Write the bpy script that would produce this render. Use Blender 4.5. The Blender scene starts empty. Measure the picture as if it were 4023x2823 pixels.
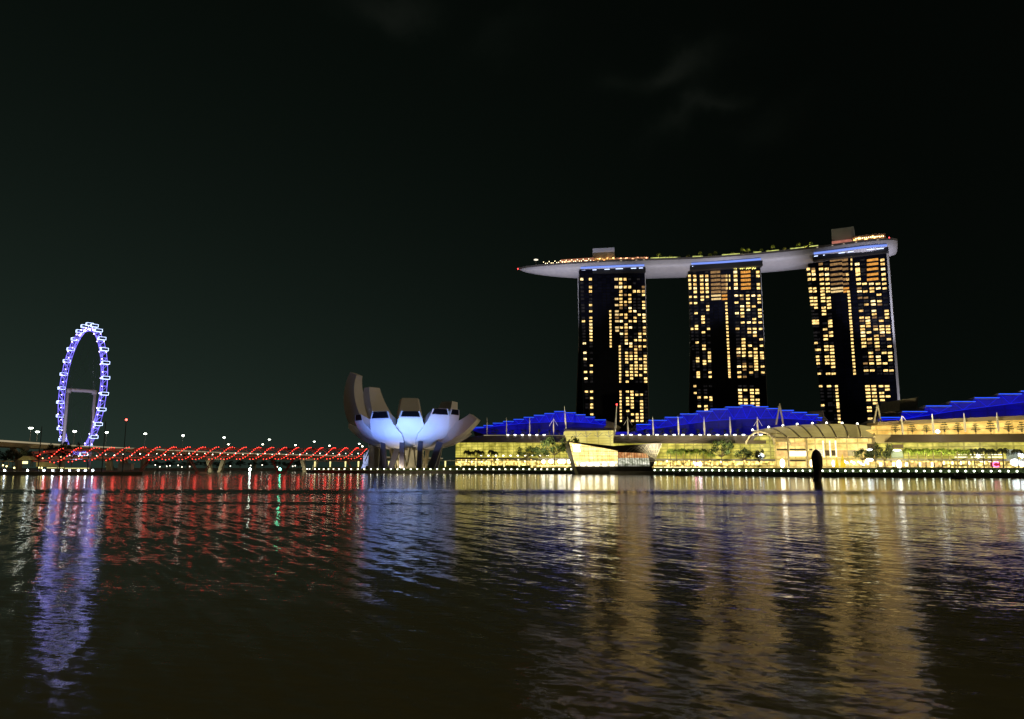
import bpy, math, random
from mathutils import Vector, Matrix
random.seed(7)
R = math.radians
C = bpy.context.scene
COL = C.collection

# ------------------------------------------------------------------ camera, sky, light, exposure
CAM_H, TILT, F = 4.5, math.atan(0.1464), 2900.0          # focal length in photo pixels (4023 wide)
cd = bpy.data.cameras.new('camera'); cam = bpy.data.objects.new('camera', cd); COL.objects.link(cam)
cam.location = (0, 0, CAM_H); cam.rotation_euler = (R(90) + TILT, 0, 0)
cd.sensor_width = 36; cd.lens = 36 * F / 4023; cd.clip_start = .5; cd.clip_end = 12000
C.camera = cam
C.view_settings.view_transform = 'Standard'; C.view_settings.look = 'None'
C.view_settings.gamma = 1; C.view_settings.exposure = 0
try:
    C.cycles.use_denoising = True; C.cycles.denoiser = 'OPENIMAGEDENOISE'
    C.cycles.use_light_tree = True; C.cycles.max_bounces = 5; C.cycles.glossy_bounces = 3; C.cycles.diffuse_bounces = 2
    C.cycles.sample_clamp_indirect = 6; C.cycles.use_adaptive_sampling = False
    C.cycles.caustics_reflective = False; C.cycles.caustics_refractive = False
except Exception: pass

W = bpy.data.worlds.new('World'); C.world = W; W.use_nodes = True
def nodes_of(nt):
    def N(t, **kw):
        n = nt.nodes.new(t)
        for k, v in kw.items():
            if k.startswith('i_'): n.inputs[int(k[2:])].default_value = v
            else: setattr(n, k, v)
        return n
    def L(a, b): nt.links.new(a, b)
    return N, L
nt = W.node_tree; nt.nodes.clear(); N, L = nodes_of(nt)
def wmath(op, a, b=None, c=None):
    n = N('ShaderNodeMath', operation=op)
    for i, x in enumerate((a, b, c)):
        if x is None: continue
        if isinstance(x, (int, float)): n.inputs[i].default_value = x
        else: L(x, n.inputs[i])
    return n.outputs[0]
tc = N('ShaderNodeTexCoord'); sp = N('ShaderNodeSeparateXYZ'); L(tc.outputs['Generated'], sp.inputs[0])
x_, y_, z_ = sp.outputs
el = wmath('MAXIMUM', z_, 0.0)
fall = wmath('POWER', 2.718, wmath('MULTIPLY', el, -4.6))                      # glow of the city near the horizon
side = wmath('ADD', wmath('MULTIPLY', x_, -0.95), 0.42); side = wmath('MINIMUM', wmath('MAXIMUM', side, .10), 1.0)
glow = wmath('MULTIPLY', fall, side)
nz = N('ShaderNodeTexNoise'); nz.inputs['Scale'].default_value = 5.0; nz.inputs['Detail'].default_value = 4; nz.inputs['Roughness'].default_value = .5
mp = N('ShaderNodeMapping'); mp.inputs['Scale'].default_value = (1, 1, 2.2); mp.inputs['Location'].default_value = (.35, .2, .4)
L(tc.outputs['Generated'], mp.inputs[0]); L(mp.outputs[0], nz.inputs['Vector'])
def cloud(u, v, w, h, rot, amp):                             # a soft cloud bank in a given direction of the sky
    a_ = (u - 2011.5) / F; b_ = (1411.5 - v) / F; st_, ct_ = math.sin(TILT), math.cos(TILT)
    d_ = Vector((a_, ct_ - b_ * st_, st_ + b_ * ct_)).normalized(); e1 = d_.cross(Vector((0, 0, 1))).normalized(); e2 = e1.cross(d_)
    f1 = (e1 * math.cos(rot) + e2 * math.sin(rot)) / w; f2 = (e2 * math.cos(rot) - e1 * math.sin(rot)) / h
    def dt(f):
        q = N('ShaderNodeVectorMath', operation='DOT_PRODUCT'); L(wv, q.inputs[0]); q.inputs[1].default_value = f; return wmath('SUBTRACT', q.outputs['Value'], d_.dot(f))
    r2 = wmath('ADD', wmath('POWER', dt(f1), 2.0), wmath('POWER', dt(f2), 2.0)); return wmath('MULTIPLY', wmath('POWER', 2.718, wmath('MULTIPLY', r2, -1.0)), amp)
n2 = N('ShaderNodeTexNoise'); n2.inputs['Scale'].default_value = 9; n2.inputs['Detail'].default_value = 5; L(tc.outputs['Generated'], n2.inputs['Vector'])
w1 = N('ShaderNodeVectorMath', operation='SUBTRACT'); L(n2.outputs['Color'], w1.inputs[0]); w1.inputs[1].default_value = (.5, .5, .5)
w2 = N('ShaderNodeVectorMath', operation='MULTIPLY_ADD'); L(w1.outputs[0], w2.inputs[0]); w2.inputs[1].default_value = (.13, .13, .13); L(tc.outputs['Generated'], w2.inputs[2]); wv = w2.outputs[0]
cl = None
for q_ in ((1530, 15, .050, .018, .15, .075), (2700, 240, .050, .017, .1, .095), (2830, 370, .034, .012, .0, .06), (2680, 460, .045, .012, .75, .05), (2380, 290, .03, .018, .3, .03), (1980, 150, .04, .02, .3, .02), (3050, 480, .05, .02, .1, .02)):
    c_ = cloud(*q_); cl = c_ if cl is None else wmath('ADD', cl, c_)
cg = N('ShaderNodeCombineXYZ')
L(wmath('ADD', wmath('ADD', wmath('MULTIPLY', glow, .0200), .0009), wmath('MULTIPLY', cl, .046)), cg.inputs[0])
L(wmath('ADD', wmath('ADD', wmath('MULTIPLY', glow, .0340), .0015), wmath('MULTIPLY', cl, .050)), cg.inputs[1])
L(wmath('ADD', wmath('ADD', wmath('MULTIPLY', glow, .0265), .0010), wmath('MULTIPLY', cl, .040)), cg.inputs[2])
bg = N('ShaderNodeBackground'); L(cg.outputs[0], bg.inputs[0]); bg.inputs[1].default_value = 1.0
wo = N('ShaderNodeOutputWorld'); L(bg.outputs[0], wo.inputs[0])

sd = bpy.data.lights.new('city_glow', 'SUN'); sd.energy = .38; sd.angle = R(20); sd.color = (1.0, .80, .52)
so = bpy.data.objects.new('city_glow', sd); COL.objects.link(so); so.rotation_euler = (R(66), 0, R(70))

# ------------------------------------------------------------------ helpers
ST, CT = math.sin(TILT), math.cos(TILT)
def ray(u, v):
    a = (u - 2011.5) / F; b = (1411.5 - v) / F
    return Vector((a, CT - b * ST, ST + b * CT))
def P(u, v, Y):
    d = ray(u, v); k = Y / d.y
    return Vector((d.x * k, Y, CAM_H + d.z * k))
def G(u, Y, z=2.0):                                       # point at ground height z, depth Y, seen at column u
    b_t = (z - CAM_H) / Y; b = (b_t * CT - ST) / (CT + b_t * ST)
    return P(u, 1411.5 - b * F, Y)
def yshore(v): return CAM_H / -(ray(2011, v).z / ray(2011, v).y)

def thing(name, label, cat, loc=(0, 0, 0), group=None, rotz=0, kind=None):
    o = bpy.data.objects.new(name, None); COL.objects.link(o); o.location = loc; o.rotation_euler = (0, 0, rotz)
    o.empty_display_size = 1
    o['label'] = label; o['category'] = cat
    if group: o['group'] = group
    if kind: o['kind'] = kind
    return o
def tag(o, label=None, cat=None, group=None, kind=None):
    if label: o['label'] = label
    if cat: o['category'] = cat
    if group: o['group'] = group
    if kind: o['kind'] = kind
    return o

class MB:
    def __init__(s): s.v = []; s.f = []
    def quad(s, *p):
        n = len(s.v); s.v += [tuple(q) for q in p]; s.f.append(tuple(range(n, n + len(p)))); return s
    def box(s, c, d, ax=None):
        c = Vector(c)
        X, Y, Z = ax if ax else (Vector((1, 0, 0)), Vector((0, 1, 0)), Vector((0, 0, 1)))
        n = len(s.v)
        for k in (-.5, .5):
            for j in (-.5, .5):
                for i in (-.5, .5): s.v.append(tuple(c + X * (i * d[0]) + Y * (j * d[1]) + Z * (k * d[2])))
        s.f += [tuple(n + i for i in q) for q in ((0, 2, 3, 1), (4, 5, 7, 6), (0, 1, 5, 4), (2, 6, 7, 3), (0, 4, 6, 2), (1, 3, 7, 5))]
        return s
    def bar(s, a, b, w, h=None):
        a = Vector(a); b = Vector(b); h = h or w; d = b - a
        if d.length < 1e-6: return s
        Z = d.normalized(); X = Z.cross(Vector((0, 0, 1)))
        X = Vector((1, 0, 0)) if X.length < 1e-3 else X.normalized()
        Y = Z.cross(X); return s.box((a + b) / 2, (w, h, d.length), (X, Y, Z))
    def tube(s, pts, r, n=6, cap=True):
        pts = [Vector(p) for p in pts]; rs = r if isinstance(r, (list, tuple)) else [r] * len(pts)
        base = len(s.v); m = len(pts)
        for i, p in enumerate(pts):
            d = (pts[min(i + 1, m - 1)] - pts[max(i - 1, 0)]).normalized()
            X = d.cross(Vector((0, 0, 1)));
            if X.length < .05: X = d.cross(Vector((0, 1, 0)))
            X.normalize(); Y = d.cross(X)
            for k in range(n):
                a = 2 * math.pi * k / n; s.v.append(tuple(p + X * (rs[i] * math.cos(a)) + Y * (rs[i] * math.sin(a))))
        for i in range(m - 1):
            for k in range(n):
                k2 = (k + 1) % n
                s.f.append((base + i * n + k, base + i * n + k2, base + (i + 1) * n + k2, base + (i + 1) * n + k))
        if cap:
            s.f.append(tuple(base + k for k in range(n))[::-1]); s.f.append(tuple(base + (m - 1) * n + k for k in range(n)))
        return s
    def ball(s, c, r, n=6, m=4, sq=(1, 1, 1)):
        c = Vector(c); base = len(s.v)
        for j in range(1, m):
            t = math.pi * j / m
            for k in range(n):
                a = 2 * math.pi * k / n
                s.v.append((c.x + r * sq[0] * math.sin(t) * math.cos(a), c.y + r * sq[1] * math.sin(t) * math.sin(a), c.z + r * sq[2] * math.cos(t)))
        top = len(s.v); s.v.append((c.x, c.y, c.z + r * sq[2])); s.v.append((c.x, c.y, c.z - r * sq[2]))
        for j in range(m - 2):
            for k in range(n):
                k2 = (k + 1) % n; s.f.append((base + j * n + k, base + (j + 1) * n + k, base + (j + 1) * n + k2, base + j * n + k2))
        for k in range(n):
            k2 = (k + 1) % n; s.f.append((top, base + k, base + k2)); b2 = base + (m - 2) * n; s.f.append((top + 1, b2 + k2, b2 + k))
        return s
    def prism(s, poly, depth):                            # poly: front outline (Vectors), depth: Vector
        n = len(s.v); k = len(poly); depth = Vector(depth)
        s.v += [tuple(p) for p in poly] + [tuple(Vector(p) + depth) for p in poly]
        s.f.append(tuple(range(n, n + k))); s.f.append(tuple(range(n + 2 * k - 1, n + k - 1, -1)))
        for i in range(k):
            j = (i + 1) % k; s.f.append((n + i, n + k + i, n + k + j, n + j))
        return s
    def build(s, name, m, parent=None, smooth=False):
        org = Vector((0, 0, 0)); q = parent
        while q is not None:
            org += q.location; q = q.parent
        me = bpy.data.meshes.new(name)
        me.from_pydata([(x - org.x, y - org.y, z - org.z) for x, y, z in s.v], [], s.f)
        me.materials.append(m)
        if smooth: me.polygons.foreach_set('use_smooth', [True] * len(me.polygons))
        me.update()
        o = bpy.data.objects.new(name, me); COL.objects.link(o)
        if parent is not None: o.parent = parent
        return o
    def single(s, name, m, loc, label, cat, group=None, kind=None, smooth=False):   # one-mesh thing with its origin at loc
        loc = Vector(loc); s.v = [(x - loc.x, y - loc.y, z - loc.z) for x, y, z in s.v]
        o = s.build(name, m, None, smooth); o.location = loc
        return tag(o, label, cat, group, kind)
def struct(name, mb, m, smooth=False):
    o = mb.build(name, m, None, smooth); o['kind'] = 'structure'; return o
def kids(o): return [c for c in bpy.data.objects if c.parent == o]
def dup(o, loc, label, rotz=0, sc=1.0, group=None, _k={}):
    if o.name not in _k: _k[o.name] = [(c, kids(c)) for c in kids(o)]
    r = o.copy(); COL.objects.link(r); r.location = loc; r.rotation_euler = (0, 0, rotz)
    r.scale = sc if isinstance(sc, tuple) else (sc, sc, sc)
    r['label'] = label
    if group: r['group'] = group
    for c, gs in _k[o.name]:
        d = c.copy(); COL.objects.link(d); d.parent = r
        for g in gs: e = g.copy(); COL.objects.link(e); e.parent = d
    return r
ORD = ['first', 'second', 'third', 'fourth', 'fifth', 'sixth', 'seventh', 'eighth', 'ninth', 'tenth', 'eleventh', 'twelfth',
       'thirteenth', 'fourteenth', 'fifteenth', 'sixteenth', 'seventeenth', 'eighteenth', 'nineteenth', 'twentieth', 'twenty-first', 'twenty-second', 'twenty-third', 'twenty-fourth', 'twenty-fifth']

# ------------------------------------------------------------------ materials
def mat(name, col, rough=.6, metal=0, emit=None, es=0, var=0, vscale=.3, spec=.5):
    m = bpy.data.materials.new(name); m.use_nodes = True; nt = m.node_tree; b = nt.nodes['Principled BSDF']
    b.inputs['Base Color'].default_value = (*col, 1); b.inputs['Roughness'].default_value = rough; b.inputs['Metallic'].default_value = metal
    b.inputs['Specular IOR Level'].default_value = spec
    if emit: b.inputs['Emission Color'].default_value = (*emit, 1); b.inputs['Emission Strength'].default_value = es
    N, L = nodes_of(nt)
    if var:
        g = N('ShaderNodeNewGeometry'); t = N('ShaderNodeTexNoise'); t.inputs['Scale'].default_value = vscale; t.inputs['Detail'].default_value = 5
        L(g.outputs['Position'], t.inputs['Vector'])
        mr = N('ShaderNodeMapRange'); mr.inputs['From Min'].default_value = .3; mr.inputs['From Max'].default_value = .7
        mr.inputs['To Min'].default_value = 1 - var; mr.inputs['To Max'].default_value = 1 + var; L(t.outputs[0], mr.inputs[0])
        if col and sum(col) > 0:
            mx = N('ShaderNodeVectorMath', operation='SCALE'); mx.inputs[0].default_value = col; L(mr.outputs[0], mx.inputs['Scale']); L(mx.outputs[0], b.inputs['Base Color'])
        if emit:
            ml = N('ShaderNodeMath', operation='MULTIPLY'); ml.inputs[0].default_value = es; L(mr.outputs[0], ml.inputs[1]); L(ml.outputs[0], b.inputs['Emission Strength'])
    return m
def lit_facade(name, cA, cB, es, lines=2.4, cols=6.0, lo=.35, blot=.12, dark=.45, warm=None, spots=0):
    """glazed front lit from the rooms behind it: rows of transoms, bays, uneven rooms"""
    m = bpy.data.materials.new(name); m.use_nodes = True; nt = m.node_tree; b = nt.nodes['Principled BSDF']; N, L = nodes_of(nt)
    b.inputs['Base Color'].default_value = (.02, .02, .015, 1); b.inputs['Roughness'].default_value = .4; b.inputs['Specular IOR Level'].default_value = .2
    def M(op, a, c=None):
        n = N('ShaderNodeMath', operation=op)
        for i, x in enumerate((a, c)):
            if x is None: continue
            if isinstance(x, (int, float)): n.inputs[i].default_value = x
            else: L(x, n.inputs[i])
        return n.outputs[0]
    g = N('ShaderNodeNewGeometry'); s = N('ShaderNodeSeparateXYZ'); L(g.outputs['Position'], s.inputs[0])
    along = M('ADD', s.outputs[0], M('MULTIPLY', s.outputs[1], -.45))
    fz = M('FRACT', M('DIVIDE', s.outputs[2], lines)); lz = M('GREATER_THAN', fz, .22)
    fx = M('FRACT', M('DIVIDE', along, cols)); lx = M('GREATER_THAN', fx, .12)
    ln = M('MULTIPLY', lz, lx); ln = M('ADD', M('MULTIPLY', ln, dark), 1 - dark)
    t = N('ShaderNodeTexNoise'); t.inputs['Scale'].default_value = blot; t.inputs['Detail'].default_value = 6; t.inputs['Roughness'].default_value = .62
    cb = N('ShaderNodeCombineXYZ'); L(along, cb.inputs[0]); L(M('MULTIPLY', s.outputs[2], 1.6), cb.inputs[2]); L(cb.outputs[0], t.inputs['Vector'])
    mr = N('ShaderNodeMapRange'); mr.inputs['From Min'].default_value = .35; mr.inputs['From Max'].default_value = .65; L(t.outputs[0], mr.inputs[0])
    ml = N('ShaderNodeMapRange'); ml.inputs['To Min'].default_value = lo; ml.inputs['To Max'].default_value = 1; L(mr.outputs[0], ml.inputs[0])
    st = M('MULTIPLY', M('MULTIPLY', ml.outputs[0], ln), es)
    if spots:
        v = N('ShaderNodeTexVoronoi'); v.inputs['Scale'].default_value = .28; L(cb.outputs[0], v.inputs['Vector'])
        st = M('ADD', st, M('MULTIPLY', M('LESS_THAN', v.outputs[0], .30), spots))
    mx = N('ShaderNodeMix', data_type='RGBA'); mx.inputs[6].default_value = (*cA, 1); mx.inputs[7].default_value = (*cB, 1); L(mr.outputs[0], mx.inputs[0])
    L(mx.outputs[2], b.inputs['Emission Color']); L(st, b.inputs['Emission Strength'])
    return m
def emat(name, col, es, var=0, vscale=.5): return mat(name, (.01, .01, .01), .7, 0, col, es, var, vscale, spec=.1)

M_concrete = mat('concrete', (.30, .28, .24), .8, var=.25, vscale=.2)
M_pale = mat('pale_panel', (.62, .60, .56), .55, var=.08, vscale=.1)
M_dark = mat('dark_metal', (.02, .02, .02), .5)
M_dk2 = mat('dark_stone', (.035, .035, .03), .8, var=.4, vscale=.4)
M_white = mat('white_paint', (.75, .75, .72), .5)
M_mast = mat('mast_steel', (.8, .76, .66), .4, spec=.4)
M_roofb = mat('brown_roof', (.17, .14, .11), .6, var=.15, vscale=.15)
M_glassd = mat('dark_glass', (.012, .014, .02), .12, 0)
M_leaf = mat('foliage', (.045, .075, .018), .7, var=.45, vscale=.6)
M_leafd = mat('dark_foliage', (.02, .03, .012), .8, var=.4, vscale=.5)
M_bark = mat('bark', (.10, .08, .05), .9, var=.3, vscale=1)
M_ground = mat('paving', (.16, .15, .12), .85, var=.3, vscale=.1)

# water -------------------------------------------------------------
def water_mat():
    m = bpy.data.materials.new('bay_water'); m.use_nodes = True; nt = m.node_tree; b = nt.nodes['Principled BSDF']; N, L = nodes_of(nt)
    b.inputs['Base Color'].default_value = (.20, .185, .080, 1)
    b.inputs['IOR'].default_value = 1.42
    def M(op, a, c=None, d=None):
        n = N('ShaderNodeMath', operation=op)
        for i, x in enumerate((a, c, d)):
            if x is None: continue
            if isinstance(x, (int, float)): n.inputs[i].default_value = x
            else: L(x, n.inputs[i])
        return n.outputs[0]
    g = N('ShaderNodeNewGeometry'); s = N('ShaderNodeSeparateXYZ'); L(g.outputs['Position'], s.inputs[0])
    X, Y = s.outputs[0], s.outputs[1]
    def field(rot, sx, sy, scale, detail, ch=0, rough=.5, dist=0):
        m0 = N('ShaderNodeMapping'); m0.inputs['Rotation'].default_value = (0, 0, R(rot)); L(g.outputs['Position'], m0.inputs[0])
        mp = N('ShaderNodeMapping'); mp.inputs['Scale'].default_value = (sx, sy, 1); L(m0.outputs[0], mp.inputs[0])
        t = N('ShaderNodeTexNoise'); t.inputs['Scale'].default_value = scale
        t.inputs['Detail'].default_value = detail; t.inputs['Roughness'].default_value = rough; t.inputs['Distortion'].default_value = dist
        L(mp.outputs[0], t.inputs['Vector']); sc = N('ShaderNodeSeparateColor'); L(t.outputs['Color'], sc.inputs[0])
        return M('SUBTRACT', sc.outputs[0], .5), M('SUBTRACT', sc.outputs[1], .5)
    a1, a2 = field(16, .26, 1.0, 3.2, 4, rough=.60, dist=.2)      # fine wind ripples
    b1, b2 = field(58, .15, 1.0, 1.35, 3, rough=.55, dist=.5)       # slanting longer crests
    c1, c2 = field(-25, .7, 1.0, 6.0, 2)                          # chop
    d1, d2 = field(10, .35, 1.0, .05, 3)                          # gusts: calmer and livelier patches
    e1, e2 = field(50, .22, 1.0, .33, 2, rough=.5, dist=.5)       # low swell
    gust = M('MAXIMUM', M('ADD', 1.0, M('MULTIPLY', d1, 2.2)), .35)
    mrn = N('ShaderNodeMapRange'); mrn.inputs['From Min'].default_value = 85; mrn.inputs['From Max'].default_value = 150; mrn.inputs['To Min'].default_value = 1.0; mrn.inputs['To Max'].default_value = .5; L(Y, mrn.inputs[0])
    amp = M('MULTIPLY', gust, mrn.outputs[0])
    crest = M('MULTIPLY', M('SINE', M('MULTIPLY', b1, 20.0)), .009)
    sy = M('ADD', M('ADD', M('MULTIPLY', a1, .205), M('MULTIPLY', e1, .04)), M('ADD', M('MULTIPLY', b1, .12), crest)); sy = M('MULTIPLY', M('ADD', sy, M('MULTIPLY', c1, .08)), amp)
    sx = M('ADD', M('MULTIPLY', a2, .14), M('MULTIPLY', b1, .10)); sx = M('MULTIPLY', M('ADD', sx, M('MULTIPLY', c2, .12)), amp)
    # two old boat wakes running across the bay
    def bump(y0, w): return M('POWER', 2.718, M('MULTIPLY', M('POWER', M('DIVIDE', M('SUBTRACT', M('ADD', Y, M('MULTIPLY', X, .05)), y0), w), 2.0), -1.0))
    bands = M('ADD', M('MULTIPLY', bump(138, 15), .045), M('MULTIPLY', bump(94, 3.8), .035))
    sy2 = M('SUBTRACT', sy, bands)
    nn = N('ShaderNodeCombineXYZ'); L(M('MULTIPLY', sx, -1), nn.inputs[0]); L(M('MULTIPLY', sy2, 1), nn.inputs[1]); nn.inputs[2].default_value = 1
    no = N('ShaderNodeVectorMath', operation='NORMALIZE'); L(nn.outputs[0], no.inputs[0]); L(no.outputs[0], b.inputs['Normal'])
    b.inputs['Roughness'].default_value = .11
    return m

# ------------------------------------------------------------------ water, land
w = MB(); w.quad((-2600, -60, 0), (2600, -60, 0), (2600, 5000, 0), (-2600, 5000, 0)); struct('water', w, water_mat())

SH_R = [(1205, 660), (1230, 628), (1500, 590), (2000, 556), (2255, 528), (2560, 470), (2700, 452), (3100, 385), (3500, 352), (4023, 332), (4700, 312)]
SH_L = [(-900, 470), (0, 452), (560, 440)]
def shoreY(u):
    for (a, ya), (b, yb) in zip(SH_R, SH_R[1:]):
        if a <= u <= b: t = (u - a) / (b - a); return 1 / ((1 - t) / ya + t / yb)
    return SH_R[0][1] if u < SH_R[0][0] else SH_R[-1][1]
def land(name, pts, z=2.0, mtl=M_ground, skirt=-3):
    b = MB(); top = [Vector((p[0], p[1], z)) for p in pts]
    b.prism(top[::-1], (0, 0, skirt - z)); return struct(name, b, mtl)
fr = [G(u, Y) for u, Y in SH_R]
land('promenade_ground', [(fr[-1].x + 900, fr[-1].y), (fr[-1].x + 900, 4800)] + [(-20, 4800), (-20, 900)] + [(G(1215, 900).x + 20, 900)] + [(p.x, p.y) for p in fr], 2.0)
l0 = [G(u, Y) for u, Y in SH_L]
land('park_ground', [(p.x, p.y) for p in l0] + [(G(600, 700).x, 700), (G(615, 905).x, 905), (-2500, 905), (-2500, 470)][:], 2.0)
land('far_bank', [(-2500, 906), (-60, 906), (-60, 4700), (-2500, 4700)], 1.9)

# ------------------------------------------------------------------ roof garden ship on three towers
spine = [(2.0, 729), (50, 724), (96, 719), (193, 708), (262, 686), (326, 652), (346, 640)]
def sp_at(x):
    for (a, ya), (b, yb) in zip(spine, spine[1:]):
        if x <= b or b == spine[-1][0]:
            t = (x - a) / (b - a); return ya + (yb - ya) * t
sm = []
n = 72
for i in range(n + 1):
    x = 7 + 339 * i / n
    y = sum(sp_at(max(2, min(346, x + d))) for d in (-24, -12, 0, 12, 24)) / 5
    if x < 28: y += (28 - x) * .05
    sm.append(Vector((x, y, 0)))
HT = 204.0
def hull_w(x):
    d = x - 7; e = 346 - x
    a = 1.0 if d > 120 else max(.02, math.sqrt(max(0, 1 - ((120 - d) / 120.0) ** 2)) ** 1.3)
    b = 1.0 if e > 26 else .62 + .38 * math.sqrt(max(0, 1 - ((26 - e) / 26.0) ** 2))
    return 19 * a * b, 12.6 * (a ** .95) * (1 if e > 14 else .72 + .28 * e / 14)
def hull_frame(i):
    a = sm[max(0, i - 1)]; b = sm[min(n, i + 1)]; t = (b - a).normalized(); nn = Vector((-t.y, t.x, 0)); return sm[i], t, nn
M_hull = mat('hull_panel', (.46, .45, .46), .45, var=.06, vscale=.3)
nt = M_hull.node_tree; N, L = nodes_of(nt); bs = nt.nodes['Principled BSDF']   # seams of the cladding
g = N('ShaderNodeNewGeometry'); s_ = N('ShaderNodeSeparateXYZ'); L(g.outputs['Position'], s_.inputs[0])
m1 = N('ShaderNodeMath', operation='MULTIPLY'); m1.inputs[1].default_value = 4.6; L(s_.outputs[2], m1.inputs[0])
m2 = N('ShaderNodeMath', operation='SINE'); L(m1.outputs[0], m2.inputs[0]); bp = N('ShaderNodeBump'); bp.inputs['Strength'].default_value = .22; bp.inputs['Distance'].default_value = .3
L(m2.outputs[0], bp.inputs['Height'])
park = thing('sky_park', 'long curved ship shaped roof garden deck resting across the tops of three hotel towers', 'roof deck', (170, 700, 191))
h = MB(); K = 14; rows = []
for i in range(n + 1):
    c, t, nn = hull_frame(i); wd, dp = hull_w(c.x); r = []
    for k in range(K + 1):
        ph = math.pi * k / K
        r.append(c - nn * (wd * math.cos(ph)) + Vector((0, 0, HT - dp * (math.sin(ph) ** .8 if 0 < k < K else 0))))
    rows.append(r)
for r in rows: h.v += [tuple(p) for p in r]
for i in range(n):
    for k in range(K): a = i * (K + 1) + k; h.f.append((a, a + 1, a + K + 2, a + K + 1))
h.f.append(tuple(range(K + 1))[::-1]); h.f.append(tuple(n * (K + 1) + k for k in range(K + 1)))
h.build('hull', M_hull, park, True)
d = MB()                                                    # deck and its dark parapet
for i in range(n):
    d.quad(rows[i][0] + Vector((0, 0, .0)), rows[i + 1][0], rows[i + 1][K], rows[i][K])
    a, b = rows[i][0], rows[i + 1][0]; d.prism([a + Vector((0, -.1, -.3)), b + Vector((0, -.1, -.3)), b + Vector((0, -.1, 1.6)), a + Vector((0, -.1, 1.6))], (0, .5, 0))
d.build('deck', mat('deck_edge', (.10, .09, .08), .7), park)
def on_deck(x, off=0.0):                                     # point on the deck; off = metres in from the front edge
    E = [r[0] for r in rows]
    i = next((k for k in range(n) if E[k + 1].x > x), n - 1); f = (x - E[i].x) / (E[i + 1].x - E[i].x)
    p = E[i].lerp(E[i + 1], f); c, t, nn = hull_frame(i); p = p + nn * off; p.z = HT; return p, t, nn
def deck_u(u, v, off=3.0):
    x = 100.0
    for _ in range(6):
        p = on_deck(x, off)[0]; x = P(u, v, p.y).x; x = max(4, min(345, x))
    return x
def dbox(mb, x0, x1, z0, z1, off, dep):
    p0, t, nn = on_deck(x0, off); p1, _, _ = on_deck(x1, off)
    mb.prism([Vector((p0.x, p0.y, z0)), Vector((p1.x, p1.y, z0)), Vector((p1.x, p1.y, z1)), Vector((p0.x, p0.y, z1))], nn * dep)
M_plant = mat('grey_plant_room', (.42, .46, .56), .6, var=.08, vscale=.1)
x0, x1 = deck_u(2325, 985, 8), deck_u(2411, 985, 8); b = MB(); dbox(b, x0, x1, HT, 221, 10, 15); b.build('plant_room', M_plant, park)
x0, x1 = deck_u(3250, 915, 8), deck_u(3338, 915, 8); b = MB(); dbox(b, x0, x1, HT, 222.5, 10, 15); b.build('plant_room', M_plant, park)
M_bar = lit_facade('rooftop_bar_lights', (.6, .12, .08), (1, .55, .25), .8, 3, 2.2, .1, .5, .6, spots=4)
M_rest = lit_facade('rooftop_restaurant_lights', (.8, .25, .05), (1, .6, .2), 1.1, 3, 2.4, .15, .5, .6, spots=6)
def bar(u0, u1, z0, z1, m, off, name='rooftop_bar'):
    b = MB(); dbox(b, deck_u(u0, 1010, off), deck_u(u1, 1010, off), z0, z1, off, 10); return b.build(name, m, park)
bar(2195, 2330, 205.5, 209.0, M_bar, 6); bar(2330, 2410, 205, 209.5, M_rest, 6); bar(2415, 2545, 205, 209.0, M_bar, 6)
bar(3262, 3338, 205, 209.5, emat('pink_pavilion', (1, .35, .25), .42, .3), 5); bar(3350, 3470, 206, 210, M_rest, 4)
r_ = MB(); dbox(r_, deck_u(3345, 1000, 4), deck_u(3478, 1000, 4), 210, 211.4, 3.2, 14); r_.build('rooftop_bar_roof', mat('bar_roof', (.3, .2, .2), .6), park)
r_ = MB(); dbox(r_, deck_u(2200, 1000, 5), deck_u(2330, 1000, 5), 209, 210.2, 5, 14); r_.build('rooftop_bar_roof', emat('terracotta_roof_glow', (1, .38, .2), .35), park)  # second roof glows: warm bar light put in as emission
M_bulb = emat('warm_bulb', (1, .8, .45), 7); M_red = emat('red_beacon', (1, .05, .05), 8); M_hedgelit = emat('lit_glass_balustrade', (.8, .85, .22), .8, .5, .4)
for k in range(26):                                           # rail lamps at the bow and above the first tower
    u = 2135 + k * 7.4; x = deck_u(u, 1025, 1.2); p = on_deck(x, 1.2)[0] + Vector((0, 0, 2.4 if k % 3 else 4)); MB().ball(p, .36, 5, 3).build('rail_lamp', M_bulb, park)
for k in range(14):
    u = 3360 + k * 8.4; x = deck_u(u, 940, 1.5); p = on_deck(x, 1.5)[0] + Vector((0, 0, 3.9)); MB().ball(p, .42, 5, 3).build('rail_lamp', M_bulb, park)
for u0, u1 in ((2555, 2660), (2720, 2760), (2835, 2905), (2960, 2990), (3010, 3060), (3105, 3160), (3180, 3215)):
    b = MB(); dbox(b, deck_u(u0, 1000, 1), deck_u(u1, 1000, 1), 205.2, 206.6, .6, .3); b.build('lit_balustrade', M_hedgelit, park)
p = Vector(sm[0]) + Vector((-1, 0, HT + .4)); MB().ball(p, .55, 6, 4).build('beacon', M_red, park)
p = on_deck(334, .3)[0] + Vector((0, 0, 2)); MB().ball(p, .55, 6, 4).build('beacon', M_red, park)
x = deck_u(2103, 1030, 4); p = on_deck(x, 6)[0]; b = MB(); b.bar(p, p + Vector((0, 0, 8)), .35); q = b.build('sign_post', M_pale, park)
MB().ball(p + Vector((0, 0, 8.6)), 2.3, 12, 6, (1, .4, .42)).build('disc_lamp', emat('disc_lamp_glow', (1, .9, .7), 1.3), q)
for u in (2350, 2440, 2500, 2530, 3215, 3275, 3320, 3370, 3455):
    x = deck_u(u, 1025, 0); p = on_deck(x, -.25)[0]; MB().ball(p + Vector((0, 0, .3)), .8, 8, 4, (1.4, .4, .5)).build('edge_light', emat('edge_glow', (1, .8, .6), .45), park)

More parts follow.
